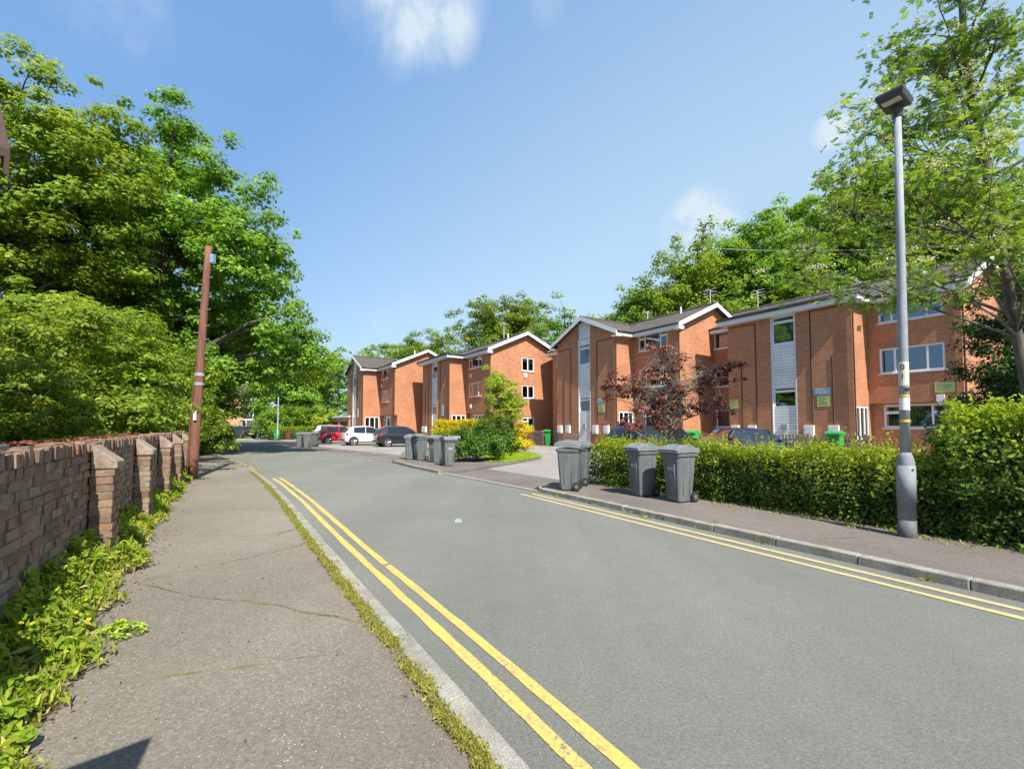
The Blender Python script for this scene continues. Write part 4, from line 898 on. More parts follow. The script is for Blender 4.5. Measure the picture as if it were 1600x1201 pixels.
place_bin('green', 1082, 672, .10, R(-50), 'green-lidded wheelie bin behind the fence, between purple tree and flats', g2, Y=22.5, sc=1.12)
place_bin('blue', 1128, 672, .16, R(-50), 'blue wheelie bin behind the picket fence left of the blue car', g2, Y=20.5, sc=1.12)
place_bin('blue', 1141, 672, .16, R(-50), 'blue wheelie bin behind the picket fence directly above the blue car', g2, Y=20.3, sc=1.12)
place_bin('green', 1305, 672, .16, R(-50), 'green wheelie bin under the meter box of the nearest flats', g2, Y=17.6, sc=1.1)

# ------------------------------------------------------------------ cars (local x = forwards)
def make_car(name, paintm, loc, rz, label, Lc=3.9, Wc=1.70, Hc=1.5, style='hatch'):
    root = empty(name, loc, rz, label, 'car', 'cars parked in front of the flats')
    hw = Wc / 2; h = Lc / 2
    if style == 'hatch': st = [(-h, .40, .72, .78, .78), (-h + .06, .30, .90, .98, .92), (-h + .34, .22, .95, 1.28, .97), (-h + .70, .2, .96, Hc - .07, 1.0), (-.35, .2, .93, Hc, 1.0), (.15, .2, .91, Hc - .04, 1.0), (.62, .2, .90, 1.25, 1.0), (h - .92, .2, .90, .935, .98), (h - .3, .22, .76, .79, .93), (h - .06, .3, .62, .64, .84), (h, .38, .52, .54, .7)]
    elif style == 'suv': st = [(-h, .5, .95, 1.0, .80), (-h + .06, .36, 1.0, 1.10, .93), (-h + .25, .30, 1.04, 1.42, .98), (-h + .6, .28, 1.05, Hc - .03, 1.0), (-.4, .28, 1.03, Hc, 1.0), (.5, .28, 1.0, Hc - .04, 1.0), (.85, .28, 1.0, 1.42, 1.0), (h - 1.0, .28, 1.0, 1.04, .98), (h - .3, .3, .90, .92, .93), (h - .06, .4, .76, .78, .84), (h, .5, .6, .62, .7)]
    else: st = [(-h, .42, .84, .86, .80), (-h + .06, .32, .95, .97, .93), (-h + .5, .22, .97, 1.0, .98), (-h + 1.15, .2, .93, 1.34, 1.0), (-.35, .2, .92, Hc, 1.0), (.25, .2, .90, Hc - .03, 1.0), (.6, .2, .90, 1.25, 1.0), (h - 1.05, .2, .92, .95, .98), (h - .3, .22, .78, .80, .93), (h - .06, .3, .64, .66, .84), (h, .38, .52, .54, .7)]
    mb = MB(); rows = []
    for (x, zb, zbelt, zt, f) in st:
        w_ = hw * f; cab = zt - zbelt; wt = w_ * (1 - .24 * min(1, cab / .5))
        half = [(0, zb), (w_ * .86, zb), (w_ * .97, zb + .10), (w_, (zb + zbelt) / 2), (w_ * .985, zbelt - .08), (w_ * .95, zbelt), (wt + .01, zt - .05 if cab > .15 else zt - .01), (wt * .86, zt), (0, zt + .025)]
        rows.append([(x, y, z) for y, z in half] + [(x, -y, z) for y, z in half[-2:0:-1]])
    n = len(rows[0]); mb.v = [p for r_ in rows for p in r_]
    def F(f, mi): mb.f.append(f); mb.m.append(mi); mb.a.append(0)
    cabin = [i for i, s in enumerate(st) if s[3] - s[2] > .3]
    for i in range(len(rows) - 1):
        for j in range(n):
            k2 = (j + 1) % n; f = (i * n + j, i * n + k2, (i + 1) * n + k2, (i + 1) * n + j)
            glassy = (j in (5, 10)) and i >= 3 and i in cabin and i + 1 in cabin
            front = (j in (6, 7, 8, 9, 5, 10)) and ((i in cabin) != (i + 1 in cabin))
            if j in (5, 10) and ((i in cabin) != (i + 1 in cabin)): glassy, front = False, False
            F(f, 1 if (glassy or (front and j in (6, 7, 8, 9))) else 0)
    F(tuple(range(n - 1, -1, -1)), 0); F(tuple((len(rows) - 1) * n + j for j in range(n)), 0)
    b = mb.build('body', [paintm, 'car_glass'], root, smooth=True)
    b.data.set_sharp_from_angle(angle=R(35))
    for i in (cabin[len(cabin) // 2],):       # door pillars
        for sy in (-1, 1):
            x, zb, zbelt, zt, f = st[i]; w_ = hw * f; wt = w_ * (1 - .24 * min(1, (zt - zbelt) / .5))
            MB().tube([(x, sy * (w_ * .95 + .004), zbelt - .01), (x + .02, sy * (wt + .014), zt - .05)], [.03, .028], 6).build('pillar', paintm, root)
    wr = .31 if style != 'suv' else .36
    for x in (-h + .68, h - .78):
        for sy in (-1, 1):
            MB().tube([(x, sy * (hw - .28), wr + .03), (x, sy * (hw + .006), wr + .03)], [wr + .06, wr + .055], 24).build('wheel_arch', 'black_plastic', b)
            wh = MB().tube([(x, sy * (hw - .19), wr), (x, sy * (hw - .17), wr), (x, sy * (hw + .012), wr), (x, sy * (hw + .02), wr)], [wr * .9, wr, wr, wr * .92], 26).build('wheel', 'tyre', root)
            rim = MB().tube([(x, sy * (hw + .018), wr), (x, sy * (hw + .024), wr)], [wr * .70, wr * .69], 22)
            rim.build('rim', 'black_plastic', wh); sp = MB()
            for k_ in range(5):
                an = k_ * 2 * math.pi / 5 + .3; sp.tube([(x, sy * (hw + .03), wr), (x + math.cos(an) * wr * .68, sy * (hw + .028), wr + math.sin(an) * wr * .68)], [wr * .13, wr * .10], 6)
            for k_ in range(22):
                an = k_ * 2 * math.pi / 22; a2 = (k_ + 1) * 2 * math.pi / 22; sp.tube([(x + math.cos(an) * wr * .7, sy * (hw + .026), wr + math.sin(an) * wr * .7), (x + math.cos(a2) * wr * .7, sy * (hw + .026), wr + math.sin(a2) * wr * .7)], [.014, .014], 5)
            sp.build('spokes', 'alloy', wh)
    zl = st[1][2] - .06
    for sy in (-1, 1):
        MB().add([(-h + .02, sy * hw * .62, zl + .10), (-h + .02, sy * hw * .62, zl - .12), (-h + .03, sy * hw * .86, zl - .13), (-h + .26, sy * hw * .99, zl - .02), (-h + .30, sy * hw * .975, zl + .10), (-h + .10, sy * hw * .88, zl + .14),
                  (-h + .12, sy * hw * .6, zl)], [(0, 1, 2, 5), (2, 3, 4, 5), (0, 5, 6), (5, 4, 6)] if sy > 0 else [(5, 2, 1, 0), (5, 4, 3, 2), (6, 5, 0), (6, 4, 5)]).build('tail_light', 'tail_lamp', root)
        MB().box(.52, .66, sy * hw * .98, sy * (hw * .98 + .17), .93, 1.05).build('mirror', paintm, root, bevel=.02)
        MB().box(-.25, -.08, sy * hw * .985, sy * (hw * .985 + .03), .80, .825).build('door_handle', paintm, root)
        MB().box(-h + .95, h - 1.05, sy * (hw - .03), sy * (hw + .012), .24, .30).build('sill_trim', 'black_plastic', root)
    MB().box(-h - .015, -h + .05, -.26, .26, .50, .61).build('number_plate', 'plate_yellow', root); MB().box(-h - .03, -h + .1, -hw * .8, hw * .8, .36, .46).build('bumper', 'black_plastic', root, bevel=.02)
    return root
def car_at(px, py, Y, back, **kw):
    p = AT(px, 664.5, Y); p.z = 0; return p
hd_ = A                                                 # heading = away from the road
def place_car(name, pm, px, Y, label, rz=None, Lc=3.9, **kw):
    p = AT(px, 664.5, Y); p.z = .006; r = hd_ if rz is None else rz
    c = p + Vector((math.cos(r), math.sin(r), 0)) * (Lc / 2 - .68) + Vector((-math.sin(r), math.cos(r), 0)) * .8
    return make_car(name, pm, c, r, label, Lc=Lc, **kw)
place_car('hatchback_car', 'paint_black', 606, 32.4, 'black hatchback parked nearest in the row, right of the white one')
place_car('hatchback_car', 'paint_white', 553, 34.6, 'white hatchback parked between the red and the black ones', Lc=3.85)
place_car('hatchback_car', 'paint_red', 513, 38.8, 'bright red hatchback parked left of the white one', Lc=3.8)
place_car('estate_car', 'paint_silver', 503, 44.5, 'silver car mostly hidden behind the red hatchback', Lc=4.2, Hc=1.58, style='suv', Wc=1.8)
place_car('estate_car', 'paint_dark', 1010, 18.2, 'dark car with a red tail light behind the hedge and purple tree', Lc=4.4, Hc=1.66, style='suv', Wc=1.85)
place_car('saloon_car', 'paint_blue', 1163, 15.6, 'dark blue car behind the hedge below the nearest flats', Lc=4.3, Hc=1.44, style='saloon', Wc=1.78)
place_car('estate_car', 'paint_dark', 398, 54, 'dark car half hidden by leaves at the far end of the road', rz=R(150), Lc=4.2, Hc=1.5, style='hatch')

# ------------------------------------------------------------------ far thin lamp post
p = W(434, 47); root = empty('street_lamp', p, 0, 'thin pale far lamp post beside the green bin', 'lamp post')
MB().tube([(0, 0, 0), (0, 0, 1.0), (0, 0, 1.01), (0, 0, 4.75)], [.09, .09, .06, .045], 10).build('column', 'galvanised', root, smooth=True)
MB().box(-.1, .1, -.3, .15, 4.75, 4.87).build('lamp_head', 'lamp_head', root, bevel=.02)
# ------------------------------------------------------------------ picket fences
def picket(name, a, b, hgt, label, gap=.14, wd=.085):
    v = b - a; Ln = v.length; root = empty(name, a, math.atan2(v.y, v.x), label, 'fence'); rs = random.Random(4)
    m = MB(); x = 0
    while x < Ln:
        h = hgt + rs.uniform(-.03, .03); m.box(x, x + wd, -.03, -.008, .04, h - .05); m.add([(x, -.03, h - .05), (x + wd, -.03, h - .05), (x + wd / 2, -.03, h), (x, -.008, h - .05), (x + wd, -.008, h - .05), (x + wd / 2, -.008, h)], [(0, 1, 2), (5, 4, 3), (1, 4, 5, 2), (3, 0, 2, 5)]); x += gap
    m.build('pickets', 'fence_wood', root)
    for z in (.3, hgt - .3): MB().box(0, Ln, -.008 + .002, .04, z, z + .08).build('rail', 'fence_wood', root)
    x = 0
    while x < Ln + .1: MB().box(x, x + .09, .042, .13, 0, hgt + .02).build('post', 'fence_wood', root); x += 2.0
    return root
picket('picket_fence', G(824, 695, 0), G(850, 697, 0), 1.15, 'short brown picket fence between yellow bush and green bin')
fa, fb = W(1062, 24), W(1362, 17.4)
picket('picket_fence', fa, fb, 1.18, 'long weathered picket fence in front of the nearest flats')
picket('picket_fence', W(880, 30), W(905, 29), 1.0, 'dark picket fence fragment behind the brown bin', gap=.13)


# ------------------------------------------------------------------ made-up board out of view, added to cast the dark shadow at lower left
S1, S2 = G(237, 1152, .055), G(165, 1179, .055); ub = (S2 - S1).normalized(); c1 = S1 + sdir * (2.25 / sdir.z)
root = empty('shadow_board', Vector((c1.x, c1.y, 0)) + ub * .30, math.atan2(ub.y, ub.x), 'plain white board on a wooden post, added out of view to cast a shadow', 'board')
MB().box(-.30, .30, -.015, .015, 1.72, 2.25 + .055).build('board', 'white_board', root, bevel=.004); MB().box(.30, .37, -.04, .04, 0, 2.32).build('post', 'fence_wood', root, bevel=.006)
# corner of the house roof beyond the garden wall
P0 = AT(15, 250, 5.0); up_ = Vector((-.82, .57, 1.0)); sd = Vector((-.57, -.82, 0))
root = empty('roofed_house', Vector((P0.x, P0.y, 0)), 0, 'dark brown timber eave of a house roof poking in at the left edge', 'house')
q0 = Vector((0, 0, P0.z)); mb = MB(); mb.slab([q0 + Vector((0, 0, .12)), q0 + up_ * 1.6 + Vector((0, 0, .12)), q0 + up_ * 1.6 + sd * 4.2 + Vector((0, 0, .12)), q0 + sd * 4.2 + Vector((0, 0, .12))], .10).build('roof', 'dark_line', root)
mb = MB(); bq = [q0 - Vector((0, 0, .18)), q0 + up_ * 1.6 - Vector((0, 0, .18)), q0 + up_ * 1.6 + Vector((0, 0, .02)), q0 + Vector((0, 0, .02))]
mb.add(bq + [p + sd * .04 for p in bq], [(0, 1, 2, 3), (7, 6, 5, 4), (0, 4, 5, 1), (1, 5, 6, 2), (2, 6, 7, 3), (3, 7, 4, 0)]).build('bargeboard', 'dark_line', root)
wl = MB(); a_ = q0 + sd * .35 + Vector((-.79, .61, 0)) * .45; a_.z = 0; b_ = a_ + Vector((-.79, .61, 0)) * 1.7; hgt = P0.z
wl.add([a_, b_, b_ + Vector((0, 0, hgt + 2.0)), a_ + Vector((0, 0, hgt + .35)), a_ + sd * 4, b_ + sd * 4, b_ + sd * 4 + Vector((0, 0, hgt + 2.0)), a_ + sd * 4 + Vector((0, 0, hgt + .35))], [(0, 1, 2, 3), (4, 7, 6, 5), (0, 3, 7, 4), (1, 5, 6, 2)]).build('wall', 'brick_flat', root)
MB().tube([q0 + Vector((0, 0, -.2)), q0 + Vector((.03, -.02, -.26)), q0 + Vector((.02, 0, -.33)), q0 + Vector((-.05, .02, -.36)), q0 + Vector((-.12, .02, -.33))], [.012] * 5, 6).build('bracket', 'black_plastic', root, smooth=True)

# ------------------------------------------------------------------ hedges and bushes
def hedge(name, path, width, height, label, cat='hedge', dens=1500, size=.05, mats=('leaf_hedge', 'leaf_new'), newtop=.9, seed=1, z0=0.0, group=None, sprig=.15, bump=.10, taper=.0, round_=.25):
    """path = front foot line (list of points), hedge body lies to its right-hand side"""
    np.random.seed(seed); root = empty(name, Vector(path[0]), 0, label, cat, group); o_ = Vector(path[0])
    core = MB(); P = []; Nn = []; top = []
    segs = []
    for a, b in zip(path, path[1:]):
        v = b - a; L_ = v.length; t = v / L_; nn = Vector((t.y, -t.x, 0))
        segs.append((a, t, nn, L_))
    for si, (a, t, nn, L_) in enumerate(segs):
        i_ = .20; q = [a + t * i_ * (si == 0) + nn * i_, a + t * (L_ - i_ * (si == len(segs) - 1)) + nn * i_, a + t * (L_ - i_ * (si == len(segs) - 1)) + nn * (width - i_), a + t * i_ * (si == 0) + nn * (width - i_)]
        core.prism([((p - o_).x, (p - o_).y) for p in q], z0, height - .16)
        area = [(L_ * height, 0), (L_ * width, 1), (L_ * height * .6, 2)] + ([(width * height, 3)] if si == 0 else []) + ([(width * height, 4)] if si == len(segs) - 1 else [])
        for ar, kd in area:
            n = int(ar * dens); u = np.random.rand(n); v = np.random.rand(n); A0 = np.array(a); T = np.array(t); NN = np.array(nn); Z = np.array([0, 0, 1.])
            if kd == 0: p = A0 + np.outer(u * L_, T) + np.outer(v * height, Z); nr = -NN
            elif kd == 1: p = A0 + np.outer(u * L_, T) + np.outer(v * width, NN) + Z * height; nr = Z
            elif kd == 2: p = A0 + np.outer(u * L_, T) + NN * width + np.outer((1 - v * .6) * height, Z); nr = NN
            elif kd == 3: p = A0 + np.outer(u * width, NN) + np.outer(v * height, Z); nr = -T
            else: p = A0 + T * L_ + np.outer(u * width, NN) + np.outer(v * height, Z); nr = T
            w_ = np.sin(p[:, 0] * 2.1 + seed) * np.cos(p[:, 1] * 1.7) * .5 + np.sin(p[:, 0] * 5.3 + p[:, 2] * 6) * np.sin(p[:, 1] * 4.7 + 1 + p[:, 2] * 3) * .5
            w2 = np.sin(p[:, 0] * 11 + p[:, 2] * 9) * np.sin(p[:, 1] * 10 + p[:, 2] * 7 + 2)
            if kd in (0, 2, 3, 4):      # roundish shoulder and slightly ragged foot
                zz = p[:, 2] / height; inn = round_ * np.clip((zz - .72) / .28, 0, 1) ** 2 + taper * zz
                p = p - np.outer(inn, nr)
            elif kd == 1:
                sd_ = np.minimum(v, 1 - v) * width; p[:, 2] -= .12 * np.clip(1 - sd_ / .25, 0, 1) ** 2
            p = p + np.outer(bump * w_ + bump * .5 * w2 + .06 * np.random.randn(n), nr); p[:, 2] = np.maximum(p[:, 2], .03) + z0 * (p[:, 2] < .1)
            P.append(p); Nn.append(np.tile(nr, (n, 1)) + np.random.randn(n, 3) * .65 + np.array([0, 0, .35])); top.append(np.full(n, kd == 1))
    P = np.concatenate(P) - np.array(o_); Nn = np.concatenate(Nn); top = np.concatenate(top); n = len(P)
    S = size * (.4 + 1.0 * np.random.rand(n) ** 1.3); rn = .42 + .2 * np.random.randn(n) + .14 * np.sin(P[:, 0] * 3.3 + P[:, 2] * 4) * np.sin(P[:, 1] * 2.9 + 1)
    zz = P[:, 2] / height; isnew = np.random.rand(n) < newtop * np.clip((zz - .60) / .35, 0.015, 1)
    core.build('branches', 'hedge_core', root)
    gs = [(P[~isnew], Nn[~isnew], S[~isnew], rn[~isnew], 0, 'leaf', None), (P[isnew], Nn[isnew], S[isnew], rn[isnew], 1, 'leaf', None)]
    # upright shoots of new growth on the top
    idx = np.where(top)[0]
    if len(idx) and sprig > 0:
        m = int(len(idx) * .05); c = np.repeat(P[np.random.choice(idx, m)], 9, 0); h = np.tile(np.linspace(0, 1, 9), m)
        lean = np.repeat(np.random.randn(m, 3) * .35, 9, 0); ln = np.repeat(sprig * (.4 + .9 * np.random.rand(m)), 9)
        p = c + np.array([0, 0, 1.]) * (h * ln)[:, None] + lean * (h * ln)[:, None] + np.random.randn(len(c), 3) * .012
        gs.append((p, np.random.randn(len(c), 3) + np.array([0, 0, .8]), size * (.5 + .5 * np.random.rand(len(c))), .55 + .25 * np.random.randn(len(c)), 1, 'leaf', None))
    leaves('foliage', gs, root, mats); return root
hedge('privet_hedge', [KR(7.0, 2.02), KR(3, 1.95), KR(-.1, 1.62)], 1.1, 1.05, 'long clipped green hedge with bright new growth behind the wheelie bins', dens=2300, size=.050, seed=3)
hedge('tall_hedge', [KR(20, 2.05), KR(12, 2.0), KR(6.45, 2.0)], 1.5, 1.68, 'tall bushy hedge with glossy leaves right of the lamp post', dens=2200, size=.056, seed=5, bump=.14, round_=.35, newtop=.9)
def bush(name, base, lobes, label, mat, size, nclump, clump_r, per, seed, cat='bush', group=None, shape='leaf', shell=.8, bough=2, flat=.8, **kw):
    return make_tree(name, base, lobes, .04, label, cat, group, nclump, clump_r, per, size, mat, shape, .1, 8, 'bark', seed, shell, flat, bough=bough, **kw)
bz_ = lambda px, py, z=0.0: G(px, py, z)
bush('round_bush', G(742, 722, .085) + Vector((0, .9, 0)), [(0, 0, .62, .85, .80, .62), (.35, .1, .5, .65, .6, .5), (-.45, .2, .55, .6, .6, .52)], 'round green bush with pale glossy leaves beside the group of bins', 'leaf_hedge', .085, 330, .24, 75, 21, bough=1, shell=.88)
hedge('low_hedge', [G(765, 706), G(678, 706)], 1.2, 1.10, 'low green hedge below the yellow hedge top, behind the bins', dens=900, size=.08, seed=8, mats=('leaf_hedge', 'leaf_new'), newtop=.5)
hedge('golden_hedge', [W(772, 26.0), W(676, 27.2)], 1.3, 1.78, 'bright yellow clipped hedge in front of the middle flats', dens=1100, size=.075, seed=9, mats=('leaf_gold', 'leaf_gold'), sprig=.08)
bush('golden_bush', W(806, 25.2), [(0, 0, .8, .62, .6, .78), (-.3, 0, .6, .5, .5, .55)], 'bright yellow rounded bush at the foot of the young tree', 'leaf_gold', .075, 230, .20, 75, 24, shell=.88, bough=1)
make_tree('young_tree', W(783, 24.2), [(0, 0, 3.2, .75, .7, 1.3), (.35, 0, 2.6, .6, .6, .7), (-.2, 0, 4.0, .45, .45, .7), (.05, 0, 1.2, .62, .6, 1.1)], .06, 'slim young tree with yellow-green leaves beside the yellow bush', 'tree', None, 190, .26, 70, .085, 'leaf_new', 'leaf', .8, 16, 'bark_pale', 31, .3, bough=2)
bush('shrub', W(782, 23.6), [(0, 0, .95, .55, .5, .95), (.1, 0, 1.7, .4, .4, .5)], 'dark leafy shrub growing around the trunk of the young tree', 'leaf_hedge', .085, 130, .24, 70, 32, bough=1)
make_tree('purple_plum_tree', W(1037, 13.0), [(-.95, 0, 2.55, .70, .6, .55), (-.1, 0, 3.35, .42, .5, .75), (.15, 0, 2.2, .85, .7, .6), (1.8, .2, 3.0, .75, .5, .45), (-1.3, .1, 2.95, .25, .3, .3), (1.2, 0, 2.1, .6, .5, .4), (-.5, 0, 1.7, .8, .5, .4), (.95, 0, 3.2, .2, .3, .4)], .06,
          'small sparse purple-leaved tree between the hedge and the flats', 'tree', None, 170, .17, 34, .088, 'leaf_plum', 'leaf', .35, 80, 'bark_pale', 41, .15, bough=2)
hedge('far_hedge', [W(530, 53), W(478, 50), W(424, 47.5)], 1.4, 1.25, 'low far green hedge behind the green and brown bins', dens=330, size=.13, seed=10)

# ------------------------------------------------------------------ trees
tg = 'trees behind the old brick wall'
make_tree('sycamore_tree', W(35, 17.5) , [(.5, 0, 14.0, 1.9, 2.4, 2.7), (.4, .5, 10.6, 2.9, 3.0, 3.0), (0, 0, 6.5, 4.2, 4, 2.8), (2.2, 0, 11.6, 1.2, 1.8, 1.8), (-3, 0, 9, 3.5, 4, 4.6)], .34, 'tallest leafy tree at the far left edge with sky gaps', 'tree', tg, 760, .58, 120, .14, 'leaf_tree_warm', 'star', 3.0, 46, 'bark', 51, .25)
make_tree('sycamore_tree', W(236, 22.5), [(.1, 0, 15.9, 1.3, 2.0, 2.2), (1.5, 0, 12.8, 3.0, 3.2, 2.7), (2.2, 0, 9.0, 4.6, 4, 2.9), (-1.6, 0, 10.8, 4.2, 3.6, 3.2), (2.6, .5, 5.8, 4.6, 4, 2.3), (-2, 0, 6.2, 4.8, 4, 2.8), (4.2, 0, 10.2, 2.3, 2.4, 1.9)], .36, 'big rounded dark green tree behind the wooden pole', 'tree', tg, 1150, .64, 110, .15, 'leaf_tree', 'star', 3.0, 60, 'bark', 52, .5)
make_tree('sycamore_tree', W(318, 31.0), [(1.5, 0, 8.4, 5.4, 4.6, 2.6), (3.4, -1, 6.6, 3.4, 3.4, 1.9), (-1, 0, 7.4, 4.2, 4, 2.4), (3.2, 3, 7.0, 4.0, 3.4, 2.0), (-3.6, 0, 5.2, 2.8, 3.2, 3.8)], .32, 'broad dark tree overhanging the road beyond the pole', 'tree', tg, 560, .85, 80, .23, 'leaf_tree', 'diamond', 3.0, 34, 'bark', 53, .35)
bush('elder_bush', W(150, 12.8), [(0, 0, 3.0, 2.0, 1.9, 1.6), (-1.6, .2, 2.2, 1.9, 1.6, 1.4), (1.1, .2, 2.1, 1.3, 1.4, 1.2), (-.3, -.2, 1.5, 2.1, 1.2, .9)], 'large leafy bush leaning over the middle of the brick wall', 'leaf_tree_warm', .115, 380, .40, 95, 61, group='bushes over the wall', shell=.6, bough=5, flat=.42)
bush('elder_bush', W(40, 9.6), [(0, 0, 2.6, 2.2, 1.6, 1.5), (1.2, 0, 2.0, 1.3, 1.2, 1.1), (-1.5, 0, 2.6, 1.8, 1.6, 2.2), (.4, 0, 1.6, 1.8, 1, .7)], 'shadowy leafy bush over the nearest stretch of brick wall', 'leaf_tree', .10, 270, .36, 100, 62, group='bushes over the wall', shell=.6, bough=5, flat=.42)
bush('elder_bush', W(225, 17.5), [(0, 0, 3.2, 1.9, 1.7, 1.9), (.8, -.2, 2.2, 1.1, 1.2, 1.2), (-1.3, 0, 2.4, 1.7, 1.5, 1.5)], 'leafy bush between the brick wall end and the wooden pole', 'leaf_tree', .13, 260, .45, 90, 63, group='bushes over the wall', shell=.6, bough=5, flat=.42)
bush('ivy_thicket', W(318, 23.5), [(0, 0, 1.6, .6, 1.1, 1.6), (-.1, .5, 3.4, .7, 1.2, 1.4), (-.6, -1.0, 1.2, .4, .6, .9)], 'dark ivy thicket right behind the wooden pole', 'leaf_hedge', .13, 240, .42, 80, 64, shell=.75)
bush('laurel_bush', W(326, 29), [(0, 0, 1.4, .9, 1.2, 1.5), (-.9, 0, 3.0, .9, 1.2, 1.2)], 'sunlit green bush at the road edge in front of the pale house end', 'leaf_tree', .14, 150, .42, 70, 65, shell=.75)
ft = 'trees beyond the far end of the road'
for i, (px, Y, zt, r_x, mt, lab) in enumerate(((450, 58, 10.5, 3.4, 'leaf_tree', 'bright green tree just right of the big overhanging one'), (468, 66, 13.0, 4.4, 'leaf_tree_warm', 'tall light green tree above the thin far lamp post'), (512, 72, 12.6, 3.4, 'leaf_tree', 'feathery green tree just left of the farthest flats'),
        (395, 84, 13, 5.0, 'leaf_tree', 'dark green tree behind the pale house end'), (560, 88, 17.0, 5.2, 'leaf_tree_warm', 'pale yellow-green tree behind the roof of the farthest flats'), (600, 92, 18.5, 5.5, 'leaf_tree_warm', 'yellow-green tree right of centre behind the farthest flats'))):
    make_tree('far_tree', W(px, Y), [(0, 0, zt - 2.6, r_x * .7, r_x * .7, 2.6), (r_x * .35, 0, zt - 4.8, r_x * .8, r_x * .8, 3.0), (-r_x * .4, 0, zt - 5.4, r_x * .8, r_x * .8, 3.2), (0, 0, zt * .34, r_x, r_x * .9, zt * .28)], .25, lab, 'tree', ft, 290, .85, 60, .29, mt, 'diamond', 1.5, 22, 'bark', 70 + i, .35)
bush('far_bush', W(452, 51.5), [(0, 0, 1.8, 2.6, 1.5, 1.7), (-2, 0, 1.5, 1.6, 1.3, 1.4)], 'rounded green shrub behind the low far hedge', 'leaf_tree', .22, 120, .55, 60, 80, group='far shrubs')
bush('far_bush', W(498, 55), [(0, 0, 2.2, 1.4, 1.3, 1.5), (.5, 0, 1.2, 1.4, 1.2, 1.1)], 'yellow-green shrub left of the brick garage', 'leaf_new', .22, 90, .5, 60, 81, group='far shrubs')
bush('far_bush', W(438, 56), [(0, 0, 1.9, 1.6, 1.5, 1.9), (-1.2, 0, 1.2, 1.2, 1.2, 1.2)], 'dark shrub just right of the pale house end', 'leaf_hedge', .22, 110, .5, 60, 82, group='far shrubs')
bt = 'tall trees behind the flats'
for i, (px, Y, zt, r_x, ncl, mt, lab) in enumerate(((652, 74, 17.6, 4.6, 260, 'leaf_tree', 'rounded mid green tree behind the gap between the two farthest flats'), (700, 70, 16.4, 4.0, 200, 'leaf_tree', 'smaller green tree just right of the rounded one behind the middle flats'), (772, 62, 19.6, 4.8, 300, 'leaf_tree', 'dense domed tree behind the gable of the flats with yellow hedge'), (812, 62, 19.2, 4.4, 240, 'leaf_tree', 'domed tree right of the densest one, above the gable peak'),
        (884, 58, 18.0, 3.2, 60, 'leaf_tree', 'thin twiggy tree against the sky left of the purple tree flats'), (960, 44, 12.6, 3.2, 160, 'leaf_tree_warm', 'low light green tree peeping over the roof of the flats with gable front'), (1015, 43, 15.8, 4.0, 260, 'leaf_tree', 'leftmost tree of the tall wooded slope behind the flats'), (1090, 42, 19.6, 4.8, 380, 'leaf_tree_warm', 'second tree of the wooded slope, above the television aerials'),
        (1180, 42, 21.2, 5.2, 400, 'leaf_tree', 'tall tree of the wooded slope above the long straight eave'), (1265, 42, 24.0, 5.4, 420, 'leaf_tree_warm', 'tall tree of the wooded slope left of the lamp post'), (1352, 42, 26.0, 5.8, 420, 'leaf_tree', 'highest tree of the wooded slope directly behind the lamp post'), (1450, 42, 27.0, 6.0, 400, 'leaf_tree', 'tall tree of the wooded slope right of the lamp post'),
        (1550, 40, 26.0, 6.2, 360, 'leaf_tree', 'tall dark tree of the slope near the right edge'), (1650, 38, 24, 6, 260, 'leaf_tree', 'tree of the slope at the very right edge'))):
    lb_ = [(0, 0, zt - 2.8, r_x * .62, r_x * .7, 2.6), (r_x * .4, 0, zt - 5.6, r_x * .8, r_x * .8, 3.2), (-r_x * .45, -.5, zt - 6.4, r_x * .8, r_x * .8, 3.4), (0, -1, zt * .55, r_x, r_x * .9, zt * .22)]
    if i > 6: lb_ += [(0, -2, zt * .32, r_x, r_x * .8, zt * .22)]
    make_tree('woodland_tree', W(px, Y), lb_, .32, lab, 'tree', bt, int(ncl * 1.6), .85, 85, .235, mt, 'diamond', 2.0, 30, 'bark', 90 + i, .4 if i != 4 else .1, bough=3)
bush('holly_bush', W(1650, 11.5), [(0, 0, 2.4, 1.3, 1.2, 2.0), (.9, 0, 3.0, 1.2, 1.2, 1.8), (-.5, 0, 1.5, 1.0, 1.0, 1.3), (1.8, 0, 1.8, 1.2, 1, 1.8), (.1, .3, 4.2, 1.1, 1.1, 1.3)], 'very dark evergreen bush behind the tall hedge at the right', 'leaf_dark', .085, 480, .34, 150, 120, shell=.7)

